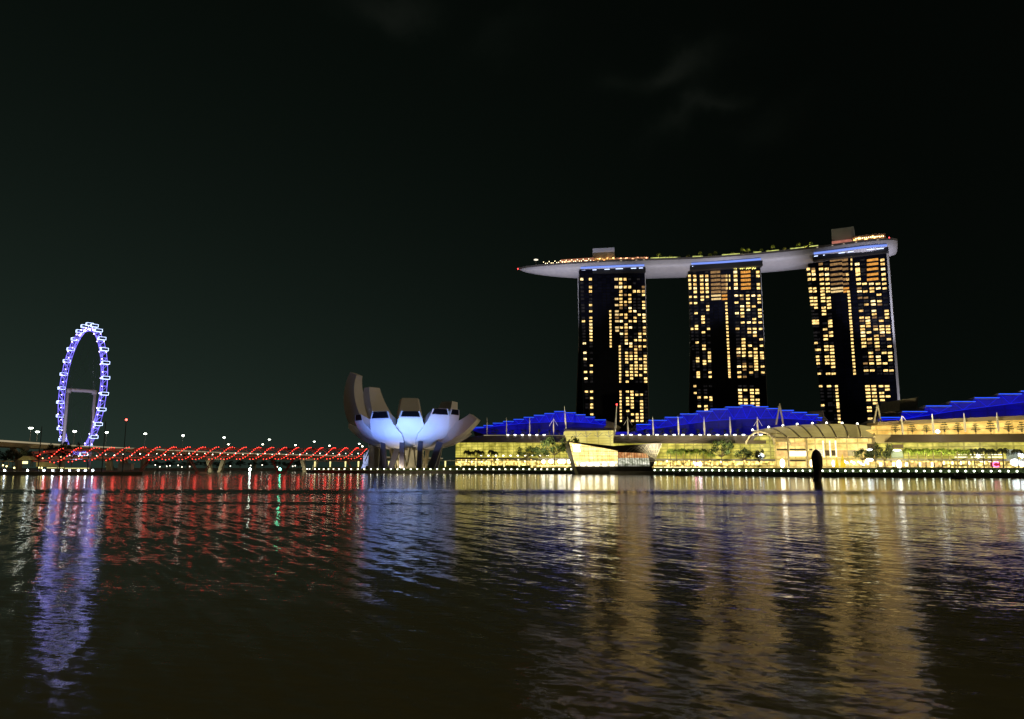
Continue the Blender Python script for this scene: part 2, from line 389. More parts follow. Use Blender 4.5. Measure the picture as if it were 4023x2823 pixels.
# ---- towers
WIN = [emat('room_light_amber', (1, .60, .18), 1.3, .75, .55), emat('room_light_gold', (1, .65, .22), 1.55, .75, .55),
       emat('room_light_cream', (1, .74, .34), 1.9, .7, .6), emat('room_light_dim', (1, .55, .2), .30, .6, .8)]
WORG = emat('club_lounge_light', (1, .42, .07), .8, .45, .7); WPALE = emat('stair_light', (1, .70, .30), .95, .4, .9); WBR = emat('bright_lamp', (1, .8, .45), 4.0, .3)
M_fac = bpy.data.materials.new('dark_curtain_wall'); M_fac.use_nodes = True; nt = M_fac.node_tree; b = nt.nodes['Principled BSDF']; N, L = nodes_of(nt)
g = N('ShaderNodeNewGeometry'); s = N('ShaderNodeSeparateXYZ'); L(g.outputs['Position'], s.inputs[0]); c = N('ShaderNodeCombineXYZ'); L(s.outputs[0], c.inputs[0]); L(s.outputs[2], c.inputs[1])
br = N('ShaderNodeTexBrick'); br.offset = 0; br.inputs['Color1'].default_value = (.002, .0025, .008, 1); br.inputs['Color2'].default_value = (.006, .007, .016, 1); br.inputs['Mortar'].default_value = (.003, .003, .003, 1)
br.inputs['Scale'].default_value = 1; br.inputs['Brick Width'].default_value = 4.2; br.inputs['Row Height'].default_value = 2.9; br.inputs['Mortar Size'].default_value = .28
L(c.outputs[0], br.inputs['Vector']); L(br.outputs['Color'], b.inputs['Base Color']); b.inputs['Roughness'].default_value = .4; b.inputs['Specular IOR Level'].default_value = .15
M_fin = mat('tower_edge_fin', (.55, .55, .55), .5)
M_strip = emat('blue_white_cove_light', (.22, .34, 1.0), 1.0)
M_tube = emat('white_tube_light', (.6, .7, 1), 2.2)

M_unlit = emat('unlit_room_sheen', (.45, .40, .42), .022, .9, .35)
def tower(label, A, B, inset, splay, rows, cols, mask, special, right_fin=None, strip_seg=((0.02, .98),), ornament=False):
    """A, B: (u, depth) of the two front corners; mask rows: (v, letters); cols: letter -> (u_top, u_bottom, width) between v=1080 and v=1640"""
    a = P(A[0], 1066, A[1]); bb = P(B[0], 1066, B[1]); a.z = bb.z = 0
    t = (bb - a); Wd = t.length; t.normalize(); nb = Vector((-t.y, t.x, 0))       # nb points away from the camera
    H = 196.6; Zu = Vector((0, 0, 1))
    root = thing('hotel_tower', label, 'hotel tower', (a + bb) / 2 + Vector((0, 0, 2)) + nb * 15, 'dark glass hotel towers under the roof deck')
    def hit(u, v):
        d = ray(u, v); o = Vector((0, 0, CAM_H)); k = (a - o).dot(nb) / d.dot(nb); p = o + d * k
        return (p - a).dot(t), p.z
    m = MB(); m.prism([a + t * inset + Zu * 2, bb + Zu * 2, bb + Zu * H, a + Zu * H], nb * 13); m.build('wall', M_fac, root)
    # splayed rear leg
    m = MB(); prof = []
    for k in range(13):
        z = 2 + (H - 2) * k / 12; fr_ = max(0, 1 - z / 140.0) ** 1.25; prof.append((13.2 + 55 * fr_, z, -t * splay * fr_))
    for (o0, z0, s0), (o1, z1, s1) in zip(prof, prof[1:]):
        m.prism([a + s0 + nb * o0 + Zu * z0, bb + s0 + nb * o0 + Zu * z0, bb + s1 + nb * o1 + Zu * z1, a + s1 + nb * o1 + Zu * z1], nb * 12)
    m.build('rear_leg', M_fac, root)
    m = MB()
    for (o0, z0, s0), (o1, z1, s1) in zip(prof, prof[1:]): m.bar(a + s0 + nb * (o0 + 6) + Zu * z0 - t * .3, a + s1 + nb * (o1 + 6) + Zu * z1 - t * .3, .6, .6)
    m.build('edge_fin', M_fin, root)
    if right_fin:
        m = MB(); m.prism([bb + t * .05 + Zu * 2, bb + t * right_fin + Zu * 2, bb + t * right_fin + Zu * H, bb + t * .05 + Zu * H], nb * 13); m.build('edge_fin', M_fin, root)
    # crown: dark box put in for the recess shade, cove light, tube lights (they follow the hull above)
    xa, xb = a.x + .3, bb.x - .3; lx = lambda f: xa + (xb - xa) * f
    m = MB(); dbox(m, lx(0), lx(1), 193.0, 197.6, 1.2, 9); m.build('crown', M_dark, root)
    m = MB()
    for k in range(6): dbox(m, lx(.02 + .16 * k), lx(.18 + .16 * k), 198.2, 199.8, -.35, 1.2)
    m.build('cove_light', M_strip, root)
    for s0, s1 in strip_seg:
        m = MB(); dbox(m, lx(s0), lx(s1), 196.3, 196.9, .9, .3); m.build('tube_light', M_tube, root)
    # windows
    lst = []
    for v, s in mask:
        for ch in s.split():
            dim = ch.endswith("'"); ch = ch.rstrip("'")
            u0, u1, wpx = cols[ch][:3]; hp = cols[ch][3] if len(cols[ch]) > 3 else 8.6
            hp *= .88; wpx *= 1 if ch in 'EQX' else .82
            if v < special: hp = hp * 1.3
            u = u0 + (u1 - u0) * (v - 1080) / 560.0
            sA, zA = hit(u, v); k = (a + t * sA).y / 2965.0
            mt = WIN[3] if dim else (WORG if ch in 'XQ' else WPALE if ch in 'gCDE' else random.choice(WIN[:3] + [WIN[1]]))
            lst.append((wpx * hp, sA, zA, wpx * k, hp * k, mt, ch))
    lst.sort(key=lambda q: -q[0])
    rest = {}
    for i, (_, sA, zA, ww, hh, mt, ch) in enumerate(lst):
        # a window: light in the room, crossed by its dark transom
        q = MB() if i < 100 else rest.setdefault(0, MB())
        q.box(a + t * sA - nb * .06 + Zu * zA, (ww, .35, hh), (t, nb, Zu))
        if i < 100: q.build('window', mt, root)
    if rest: o = rest[0].build('window', WIN[1], root); o['kind'] = 'stuff'
    q = MB(); rz = random.Random(len(mask))                       # unlit rooms: facade reflections put in as faintly glowing panes
    for v, s in mask:
        for ch in cols:
            if ch in s or ch in 'EQXgCDyr' or rz.random() < .25 or (v > 1500 and ch in 'akl'): continue
            u = cols[ch][0] + (cols[ch][1] - cols[ch][0]) * (v - 1080) / 560.0; sA, zA = hit(u, v); k = (a + t * sA).y / 2965.0
            if 0 < sA < Wd: q.box(a + t * sA - nb * .03 + Zu * zA, (cols[ch][2] * k * .85, .2, 7.6 * k), (t, nb, Zu))
    o = q.build('unlit_window', M_unlit, root); o['kind'] = 'stuff'
    return root, a, bb, t, nb, hit

def px(x, x0, sc): return x0 + x / sc
# tower one (columns measured in the photograph)
c1 = {}
for ch, xa, xb, wv in (('A', 140, 200, 15), ('B', 228, 243, 14), ('C', 424, 442, 9), ('D', 512, 535, 9), ('E', 488, 512, 14.5), ('F', 531, 556, 14.5), ('G', 576, 606, 14), ('H', 620, 652, 14), ('I', 667, 700, 14), ('J', 710, 746, 14), ('K', 757, 793, 14)):
    c1[ch] = (px(xa, 2230, 2.557), px(xb, 2230, 2.557), wv)
r1 = [(118, "A B E F G"), (158, "F"), (197, "B E F G H K'"), (240, "B F I J K"), (276, "F H K G'"), (316, "E F H"), (346, "F G H K"), (378, "B E F K G'"), (408, "H K F'"), (440, "B C E H I"),
      (474, "C E F G J K"), (505, "B C G I K E'"), (540, "A B C E F H I K"), (572, "B C G"), (603, "B C E F G H K"), (635, "B C E G' K'"), (666, "B C F G J K"), (698, "B C G' J"), (731, "B C G I J K"), (763, "A C G H"),
      (793, "C D H I' J K"), (823, "D I J'"), (857, "A D G I H'"), (889, "D G H' I K"), (920, "A D G' H I J K'"), (953, "D G I K"), (985, "B D H I J K"), (1017, "D H I J K"), (1050, "A B D G H I K"), (1082, "D G H I J"), (1115, "A D H K"), (1147, "D G K"),
      (1247, "A B D G H"), (1278, "D H I J"), (1311, "B D G H"), (1344, "D G H J"), (1376, "B D G H J"), (1408, "B D H J"), (1441, "D G J"), (1475, "B D H I J"), (1508, "D I J"), (1541, "D H I J")]
T1 = tower('dark hotel tower with scattered gold windows, leftmost of the three under the roof deck', (2275, 706), (2533, 703), 4, 5, None, c1,
           [(1050 + y / 2.557, s) for y, s in r1], 1145, .6, ((.03, .09), (.20, .26), (.38, .46), (.55, .66), (.78, .86), (.90, .96)))
# tower two
c2 = {}
for ch, xa, xb, wv in (('a', 126, 198, 12), ('b', 180, 232, 15), ('c', 250, 300, 16), ('d', 303, 352, 14), ('E', 392, 440, 38), ('Q', 478, 520, 22), ('g', 488, 556, 10), ('h', 596, 654, 17), ('i', 652, 708, 17), ('j', 713, 776, 17), ('k', 770, 830, 17), ('l', 826, 900, 16),
                       ('X', 700, 730, 38), ('y', 504, 520, 9), ('r', 536, 560, 6)):
    c2[ch] = (px(xa, 2660, 2.6), px(xb, 2660, 2.6), wv)
r2 = [(125, "X E' h l"), (165, "a b c d E' Q' y X h r l"), (207, "a' b c d E' Q' y X h r"), (250, "a' b c d E' Q' y X h l"), (290, "a' b c d E' Q' y h X r l"), (328, "b c d E' Q'"), (365, "E Q h i j k l"), (378, "a b c d"), (400, "E Q j l i'"), (407, "c"), (436, "h l"), (442, "a b g j"),
      (475, "d g i j k"), (510, "d g i j l'"), (545, "b g h i l"), (578, "c g i l"), (605, "c g k"), (640, "c g i j k l"), (675, "b g"), (705, "a b d g h j k l"), (740, "c g j k"), (775, "g k"), (812, "g i l"), (845, "b g i"), (877, "c g i j l"), (910, "g h i k c'"), (946, "d g h i j k l"),
      (980, "d g i j k l h'"), (1005, "b d g k l"), (1035, "b c d g k"), (1062, "c g k i'"), (1090, "g h i k l j'"), (1122, "g k i'"), (1150, "b d g h j l"), (1172, "b g"), (1195, "b d g h i'"),
      (1290, "a"), (1330, "h i j k'"), (1360, "h j k a"), (1395, "h j"), (1405, "b c d"), (1430, "h i' j k d"), (1465, "h i j k"), (1495, "b c k"), (1530, "c")]
T2 = tower('dark hotel tower with a tall unlit strip down its middle, between the other two towers', (2703, 699), (2988, 682), 2, 9, None, c2,
           [(1020 + y / 2.6, s) for y, s in r2], 1150, .35, ((.03, .10), (.15, .17), (.22, .28), (.38, .45), (.54, .64), (.72, .85)))
# tower three
c3 = {}
for ch, xa, xb, wv in (('a', 92, 300, 16), ('b', 172, 262, 16), ('c', 240, 325, 19), ('d', 290, 372, 18), ('E', 372, 420, 46), ('Q', 452, 500, 22), ('g', 468, 560, 11), ('h', 562, 668, 20), ('i', 612, 724, 20), ('j', 672, 790, 20), ('k', 730, 842, 20), ('l', 786, 890, 18),
                       ('X', 690, 700, 42), ('r', 505, 520, 7), ('D', 290, 395, 12)):
    c3[ch] = (px(xa, 3120, 2.2375), px(xb, 3120, 2.2375), wv)
r3 = [(135, "E' Q' r X l"), (172, "c' E' Q' r h l X"), (215, "a' b' c d E' Q' r h l X"), (235, "b h"), (262, "a' b c d E' Q' g' h l X"), (305, "a' b c d E' Q' g' h l X"), (345, "c d E' Q' h i j k l"), (385, "a b c d E Q j k l h'"), (412, "a b c d E Q g h i j"), (440, "c g k"), (468, "a b c d g h' i'"),
      (497, "a b c d g j k"), (527, "a b d g i j k'"), (555, "b c d g"), (583, "g h j l c'"), (612, "g c' j l"), (642, "g h i l j'"), (670, "a b d g k h' i"), (692, "a b d g i"), (718, "g h i j' l' k d'"), (745, "c g h j k l"), (772, "g h i k l d'"), (802, "c d g h j k'"), (832, "c g h i j l"),
      (865, "a g h j i'"), (895, "c d g h j l'"), (925, "a b c d g j'"), (952, "d g i k l"), (985, "a c d g i j l"), (1015, "a c d g j l i'"), (1045, "a c d g j h' i' k'"), (1075, "d g"), (1107, "g h' i k l'"), (1135, "a c d g"),
      (1245, "h i j k' a c' D"), (1275, "h i k D"), (1305, "h i j D"), (1335, "h i j k D"), (1367, "h i' j' D"), (1395, "i k D"), (1412, "a D"), (1432, "h j D"), (1462, "h j D"), (1500, "D"), (1530, "h a' D"), (1560, "h D a")]
c3['a'] = (px(130, 3120, 2.2375), px(262, 3120, 2.2375), 15)
T3 = tower('dark hotel tower with a pale right edge, rightmost and nearest of the three towers', (3175, 668), (3488, 636), 9, 0, None, c3,
           [(960 + y / 2.2375, s) for y, s in r3], 1112, 1.6, ((.02, .07), (.14, .16), (.34, .42), (.46, .53), (.70, .80), (.83, .93)))
# glowing ornament band under the crown of tower two
root, a, bb, t, nb, hit = T2
m = MB()
for k in range(11):
    s0, z0 = hit(2883 + k * 8, 1056 + 2.2 * math.sin(k * 2.2)); s1, z1 = hit(2889 + k * 8, 1050 + 3 * math.cos(k * 1.9)); m.bar(a + t * s0 - nb * 1 + Vector((0, 0, z0)), a + t * s1 - nb * 1 + Vector((0, 0, z1)), .5, .9)
m.build('lit_ornament', emat('gold_lights', (1, .85, .2), 2.0), root)
spot_edge = bpy.data.lights.new('edge_fill_spot', 'SPOT'); spot_edge.energy = 300000; spot_edge.spot_size = R(60); spot_edge.spot_blend = 1; spot_edge.shadow_soft_size = 1; spot_edge.color = (.9, .85, 1)  # unseen spot added to brighten the pale tower edge
o = bpy.data.objects.new('edge_fill_spot', spot_edge); COL.objects.link(o); p = T3[2] + Vector((28, -45, 10)); o.location = p; o.rotation_euler = (T3[2] + Vector((0, 0, 90)) - p).to_track_quat('-Z', 'Y').to_euler()
# uplights on the hull
for i, (x, e) in enumerate(((20, .7), (60, 1.0), (170, 1.0), (235, 1.0), (330, 1.0))):
    ld = bpy.data.lights.new('hull_floodlight', 'SPOT'); ld.energy = 850000 * e; ld.spot_size = R(34); ld.spot_blend = .8; ld.shadow_soft_size = 1.5; ld.color = (.82, .80, 1.0)
    o = bpy.data.objects.new('hull_floodlight', ld); COL.objects.link(o); o.location = (x * .92, 560, 48)
    tgt = Vector((x, 705 if x < 250 else 670, 198)); o.rotation_euler = (tgt - o.location).to_track_quat('-Z', 'Y').to_euler()

# ------------------------------------------------------------------ observation wheel
Rw = 72.0; cx, cy, cz = -489.6, 836.0, 91.0
dw = Vector((54.5, -51.5, 0)).normalized(); nw = Vector((-dw.y, dw.x, 0)); nw = nw if nw.y > 0 else -nw
wc = Vector((cx, cy, cz)); UPV = Vector((0, 0, 1))
wheel = thing('observation_wheel', 'giant observation wheel glowing blue and violet behind the red bridge', 'ferris wheel', (cx, cy, 2))
def wp(a, r, ax=0.0): return wc + dw * (r * math.cos(a)) + UPV * (r * math.sin(a)) + nw * ax
M_rim = emat('blue_violet_led', (.21, .17, 1.0), 1.7, .6, .16); M_cap = emat('white_blue_led', (.50, .62, 1), 3.8); M_node = emat('violet_node_led', (.6, .5, 1), 8)
m = MB(); NR = 56
for r, ax in ((Rw, -3.2), (Rw, 3.2), (Rw - 3.4, 0)):
    m.tube([wp(2 * math.pi * k / NR, r, ax) for k in range(NR + 1)], .34, 5, False)
for k in range(NR):
    a, b2 = 2 * math.pi * k / NR, 2 * math.pi * (k + 1) / NR
    m.bar(wp(a, Rw, -3.2), wp(b2, Rw, 3.2), .34); m.bar(wp(a, Rw, -3.2), wp(a, Rw, 3.2), .4); m.bar(wp(a, Rw, -3.2), wp(b2, Rw - 3.4, 0), .3); m.bar(wp(a, Rw, 3.2), wp(a, Rw - 3.4, 0), .3)
m.build('rim', M_rim, wheel)
m = MB()
for k in range(28):
    a = 2 * math.pi * (k + .5) / 28; m.bar(wp(a, Rw - 3, 0), wp(a + .3, 2, (-12, 12)[k % 2]), .10)
m.build('spokes', mat('steel_cable', (.25, .25, .28), .4, .8), wheel)
for k in range(28):
    a = 2 * math.pi * (k + .5) / 28; c = wp(a, Rw + 4.2)
    q = MB(); pts = [c + nw * (x) for x in (-3.3, -2.9, -1.8, 1.8, 2.9, 3.3)]; q.tube(pts, [.6, 1.35, 1.6, 1.6, 1.35, .6], 8)
    cab = q.build('capsule', mat('capsule_glass', (.03, .04, .07), .2) if k == 0 else bpy.data.materials['capsule_glass'], wheel, True)
    f = MB()
    for sd_ in (-1, 1):
        o = dw * (1.75 * sd_)
        for zz in (-1.5, 1.5): f.bar(c + o + nw * -3.5 + UPV * zz, c + o + nw * 3.5 + UPV * zz, .28)
        for xx in (-3.5, 3.5): f.bar(c + o + nw * xx + UPV * -1.5, c + o + nw * xx + UPV * 1.5, .28)
    f.build('light_frame', M_cap, cab)
m = MB()
for k in range(28):
    a = 2 * math.pi * (k + .5) / 28; m.ball(wp(a, Rw - .5, -3.4), .75, 5, 3); m.ball(wp(a + math.pi / 28, Rw - 2.6, -1), .6, 5, 3); m.ball(wp(a, Rw + .3, 3.2), .6, 5, 3)
    if k in (5, 6, 7, 8): m.ball(wp(a, Rw - 1, 0), 1.3, 6, 4)
m.build('node_lamps', M_node, wheel)
M_leg = mat('wheel_leg_paint', (.55, .52, .56), .6)
m = MB(); m.tube([wc - nw * 14, wc + nw * 14], 1.9, 10); m.build('axle', M_leg, wheel)
for s1 in (-1, 1):
    top = wc + nw * 14 * s1; m = MB(); m.tube([top + UPV * 1.5, top - nw * 0 + Vector((0, 0, 2 - top.z))], [1.7, 2.1], 8); m.tube([top - nw * 3 * s1 + UPV * -1, top + nw * 1.5 * s1 - UPV * 1], 2.6, 8); m.build('support_leg', M_leg, wheel, True)
def spot(name, loc, tgt, e, col, size=60, rad=1.0, blend=.7):
    ld = bpy.data.lights.new(name, 'SPOT'); ld.energy = e; ld.spot_size = R(size); ld.spot_blend = blend; ld.shadow_soft_size = rad; ld.color = col
    o = bpy.data.objects.new(name, ld); COL.objects.link(o); o.location = loc; o.rotation_euler = (Vector(tgt) - Vector(loc)).to_track_quat('-Z', 'Y').to_euler(); return o
spot('wheel_floodlight', (cx + 35, cy - 110, 6), (cx, cy, 60), 260000, (.8, .75, 1), 50)

# ------------------------------------------------------------------ far viaduct, its lamps
ZV = 25.5
vd = [(-700, 500), (-100, 548), (0, 569), (300, 702), (420, 752), (900, 1045), (1440, 1400), (1800, 1700)]
def vy(u):
    for (a, ya), (b, yb) in zip(vd, vd[1:]):
        if u <= b: t = (u - a) / (b - a); return 1 / ((1 - t) / ya + t / yb)
vpts = [G(u, vy(u), ZV) for u in range(-600, 1800, 60)]
via = thing('viaduct', 'long concrete highway viaduct with a lit parapet, running behind the red bridge', 'viaduct', G(300, vy(300), 2))
m = MB(); m2 = MB(); m3 = MB()
for a, b in zip(vpts, vpts[1:]):
    t = (b - a).normalized(); nn = Vector((-t.y, t.x, 0)); dz = Vector((0, 0, 1))
    m.prism([a - dz * 1.3, b - dz * 1.3, b - dz * 4.6 + nn * 3, a - dz * 4.6 + nn * 3], nn * 20)
    m2.prism([a - nn * .4 - dz * 1.3, b - nn * .4 - dz * 1.3, b - nn * .4, a - nn * .4], nn * .35)
m.build('deck', mat('viaduct_concrete', (.55, .46, .28), .8, var=.2, vscale=.05), via)
m2.build('parapet', emat('lit_parapet', (1, .82, .50), .34, .2, .02), via)
for u in (70, 240, 560, 740, 1000):
    p = G(u, vy(u) + 9, 2); m = MB(); m.bar(p, p + UPV * 12, 3, 5)
    for s1 in (-1, 1): m.bar(p + UPV * 11, p + Vector((7 * s1, 0, ZV - 6)), 2.2, 3)
    m.build('pier', mat('pier_concrete', (.22, .2, .15), .8), via)
spot('park_floodlight', G(60, 520, 4), G(60, 580, 22), 12000, (1, .85, .5), 100); spot('park_floodlight', G(300, 600, 4), G(330, 720, 22), 16000, (1, .8, .45), 100)
M_pole = mat('grey_pole', (.4, .4, .38), .5); M_lamp = emat('cool_street_light', (.95, 1, .86), 16); M_lamp2 = emat('warm_street_light', (1, .85, .6), 16)
def street_lamp(u, v, vb, Y, label, group, r=.92, m=M_lamp, arm=1.6):
    base = P(u, vb, Y); t = P(u, v, Y); t.x = base.x
    o = thing('street_lamp', label, 'street lamp', base, group)
    q = MB(); q.tube([base, t], [.28, .16], 6); q.bar(t + Vector((-arm, 0, .1)), t + Vector((arm, 0, .1)), .22); q.build('pole', M_pole, o)
    q = MB(); q.ball(t + Vector((-arm * .5, 0, 0)), r, 8, 5, (1, 1, .7)); q.ball(t + Vector((arm * .5, 0, 0)), r, 8, 5, (1, 1, .7)); q.build('lamp_head', m, o); return o
LV = 'tall street lamps on the far viaduct'
for i, (u, v, vb) in enumerate([(117, 1681, 1731), (144, 1696, 1734), (289, 1694, 1742), (415, 1698, 1748), (567, 1703, 1755), (716, 1710, 1762), (878, 1718, 1768), (1056, 1726, 1774), (1233, 1734, 1780), (1410, 1742, 1786)]):
    street_lamp(u, v, vb, vy(u) + 3, 'tall twin headed street lamp on the far viaduct, %s from the left' % ORD[i], LV)
for i, (u, v) in enumerate([(895, 1745), (1030, 1745), (1159, 1748), (1293, 1750), (1422, 1753)]):
    street_lamp(u, v, 1790, 780, 'small street lamp on the low road bridge, %s from the left' % ORD[i], 'small street lamps on the low road bridge', .7, M_lamp2, .5)
# small far lamps
M_dot = emat('white_dot', (1, .9, .7), 5)

# ------------------------------------------------------------------ low road bridge behind the helix
rb = [(205, 640), (600, 690), (1000, 740), (1440, 790)]
def ry(u):
    for (a, ya), (b, yb) in zip(rb, rb[1:]):
        if u <= b or b == 1440: t = (u - a) / (b - a); return 1 / ((1 - t) / ya + t / yb)
rp = [G(u, ry(u), 13.5) for u in range(205, 1500, 60)]
rbr = thing('road_bridge', 'low concrete road bridge on splayed lit piers behind the red bridge', 'bridge', G(800, ry(800), 0))
m = MB()
for a, b in zip(rp, rp[1:]): m.prism([a + UPV * .8, b + UPV * .8, b - UPV * 1.6, a - UPV * 1.6], (0, 14, 0))
m.build('deck', mat('bridge_concrete', (.25, .2, .15), .8), rbr)
M_pier = mat('lit_pier', (.30, .28, .2), .7)
for u in (842, 1212, 448):
    p = G(u, ry(u) - 1, 0)
    for s1 in (-1, 1):
        q = MB(); wd_ = 3.2 if u != 448 else 4.5; q.prism([p + Vector((s1 * 4 - wd_ / 2, 0, -1)), p + Vector((s1 * 4 + wd_ / 2, 0, -1)), p + Vector((s1 * 7.5 + wd_ / 2, 0, 12)), p + Vector((s1 * 7.5 - wd_ / 2, 0, 12))], (0, 5, 0)); q.build('pier', M_pier, rbr)
    spot('pier_floodlight', (p.x, p.y - 14, 1.2), (p.x, p.y, 5), 6500 if u != 448 else 26000, (1, .9, .6) if u != 448 else (.9, 1, .95), 90, .4)

# ------------------------------------------------------------------ red helix footbridge
hx = [(128, 1797, 500), (300, 1786, 520), (700, 1780, 560), (1100, 1780, 600), (1440, 1780, 642)]
hp = [P(*q) for q in hx]
def hpos(s):                                                  # s in 0..1
    s = max(0, min(.99999, s)) * (len(hp) - 1); i = int(s); f = s - i
    p0, p1, p2, p3 = hp[max(0, i - 1)], hp[i], hp[i + 1], hp[min(len(hp) - 1, i + 2)]
    return .5 * ((2 * p1) + (p2 - p0) * f + (2 * p0 - 5 * p1 + 4 * p2 - p3) * f * f + (3 * p1 - p0 - 3 * p2 + p3) * f ** 3)
sam = [hpos(k / 400) for k in range(401)]; cum = [0]
for a, b in zip(sam, sam[1:]): cum.append(cum[-1] + (b - a).length)
HL = cum[-1]
def hat(l):
    l = max(0, min(HL - .01, l)); i = next(k for k in range(400) if cum[k + 1] > l); f = (l - cum[i]) / (cum[i + 1] - cum[i])
    p = sam[i].lerp(sam[i + 1], f); t = (sam[i + 1] - sam[i]).normalized(); nn = Vector((-t.y, t.x, 0)).normalized(); return p, t, nn
RH = 4.5; PITCH = 31.0
def hpt(l, ph, r=RH):
    p, t, nn = hat(l); a = 2 * math.pi * l / PITCH + ph
    rr = r * min(1, .45 + l / 25); return p - nn * (rr * math.cos(a)) + UPV * (rr * math.sin(a))
helix = thing('helix_bridge', 'curving footbridge wrapped in red lit helix tubes, running to the lotus shaped museum', 'bridge', (hp[2].x, hp[2].y, 0))
M_rs = mat('red_lit_steel', (.55, .16, .13), .45, .3); M_rled = emat('red_led', (1, .045, .03), 9); M_rled2 = emat('amber_led', (1, .5, .2), 9)
for j in range(3):
    m = MB(); m.tube([hpt(k * 1.6, j * 2 * math.pi / 3) for k in range(int(HL / 1.6))], .17, 5, False); m.build('helix_tube', M_rs, helix)
    m = MB()
    pts = []
    for k in range(int(HL / 2)):
        l = k * 2.0; p, t, nn = hat(l); a = -2 * math.pi * l / PITCH + j * 2.1; pts.append(p - nn * (3.9 * math.cos(a)) + UPV * (3.9 * math.sin(a)))
    m.tube(pts, .12, 4, False); m.build('inner_tube', M_rs, helix)
m = MB()
for k in range(0, int(HL / 4)):
    a = hat(k * 4.0)[0]; b = hat(k * 4 + 4.0)[0]; nn = hat(k * 4.0)[2]; m.prism([a - nn * 2.6 - UPV * 2.4, b - nn * 2.6 - UPV * 2.4, b - nn * 2.6 - UPV * 3.0, a - nn * 2.6 - UPV * 3.0], nn * 5.2)
m.build('deck', mat('walkway_deck', (.45, .3, .25), .7), helix)
m = MB()                                                      # mesh panels of the canopy, red light put into their colour
for k in range(0, int(HL / 3)):
    if k % 7 in (5, 6): continue
    q = [hat(k * 3.0), hat(k * 3 + 2.6)]
    for a0 in (35, 60, 85, 110):
        pp = [q[0][0] - q[0][2] * 4.1 * math.cos(R(a0)) + UPV * 4.1 * math.sin(R(a0)), q[1][0] - q[1][2] * 4.1 * math.cos(R(a0)) + UPV * 4.1 * math.sin(R(a0)),
              q[1][0] - q[1][2] * 4.1 * math.cos(R(a0 + 22)) + UPV * 4.1 * math.sin(R(a0 + 22)), q[0][0] - q[0][2] * 4.1 * math.cos(R(a0 + 22)) + UPV * 4.1 * math.sin(R(a0 + 22))]
        m.prism(pp, (0, .08, .05))
m.build('canopy', mat('red_lit_mesh_canopy', (.55, .2, .17), .6), helix)
lamps = []
for j in range(3):
    l = 2.0 + j * PITCH / 9
    ph = j * 2 * math.pi / 3
    k = 0
    while l < HL - 1:
        a = (2 * math.pi * l / PITCH + ph) % (2 * math.pi); c, s = math.cos(a), math.sin(a)   # c>0: camera side
        front = c > .35
        
        if c > -.45 or s > .9: lamps.append((hpt(l, ph, RH + .15), front))
        l += 1.5 if front else 2.0
fr_l = [q for q in lamps if q[1]]; random.Random(3).shuffle(fr_l)
fr_l.sort(key=lambda q: q[0].y); near = set(id(q) for q in fr_l[:100])
rest = MB()
for q in lamps:
    if id(q) in near: MB().ball(q[0], .28, 6, 4).build('helix_lamp', M_rled, helix)
    else: rest.ball(q[0], .28 if q[1] else .32, 6, 4)
o = rest.build('helix_lamp', M_rled, helix); o['kind'] = 'stuff'
for k in range(1, int(HL / 5.6)):
    p, t, nn = hat(k * 5.6); MB().ball(p - nn * 1.5 - UPV * (1.0 if k % 2 else .2), .32 if k % 3 else .45, 6, 4).build('walkway_lamp', M_dot if k > 3 else M_rled2, helix)
m = MB()
for u in (722, 1050, 1392, 480):
    p = hat(HL * (u - 128) / 1312)[0]
    base = Vector((p.x, p.y, 0)); q = MB()
    for s1 in (-1, 1):
        for s2 in (-1, 1): q.tube([base + Vector((s1 * 1.5, s2, -1)), Vector((p.x + s1 * 9, p.y + s2 * 2, p.z - 4.6))], .45, 6)
    q.build('pier_strut', mat('dark_steel', (.16, .12, .10), .5) if u == 722 else bpy.data.materials['dark_steel'], helix)
    q = MB(); q.tube([base + UPV * -2, base + UPV * 1.3], [4.5, 4.2], 14); q.build('pier_cap', M_concrete, helix)

# channel marker lamps under the bridges
for u, v, Y, col, lab in ((982, 1843, 800, (.75, 1, .9), 'pale channel lamp on a post under the bridges'), (1100, 1842, 800, (.1, 1, .55), 'green channel lamp on a post under the bridges')):
    p = P(u, v, Y); o = thing('channel_lamp', lab, 'channel lamp', (p.x, p.y, 0)); MB().tube([(p.x, p.y, -1), (p.x, p.y, p.z)], .25, 6).build('post', M_pole, o)
    MB().ball(p, 1.15, 8, 5).build('lamp_head', emat('channel_light', col, 70), o)
# small lights and lit palms on the far bank
for i, u in enumerate([610, 628, 655, 668, 700, 715, 745, 905, 985, 1030, 1090, 1150, 1160]):
    v = 1826 + (i * 7) % 9; p = P(u, v, 915); b = Vector((p.x, p.y, 1.9)); q = thing('bank_lamp', 'tiny distant lamp on the far bank seen under the bridges', 'lamp', b, 'tiny lamps on the far bank')
    MB().tube([b, p], .15, 5).build('post', M_pole, q); MB().ball(p, .62, 6, 4).build('lamp_head', M_dot, q)

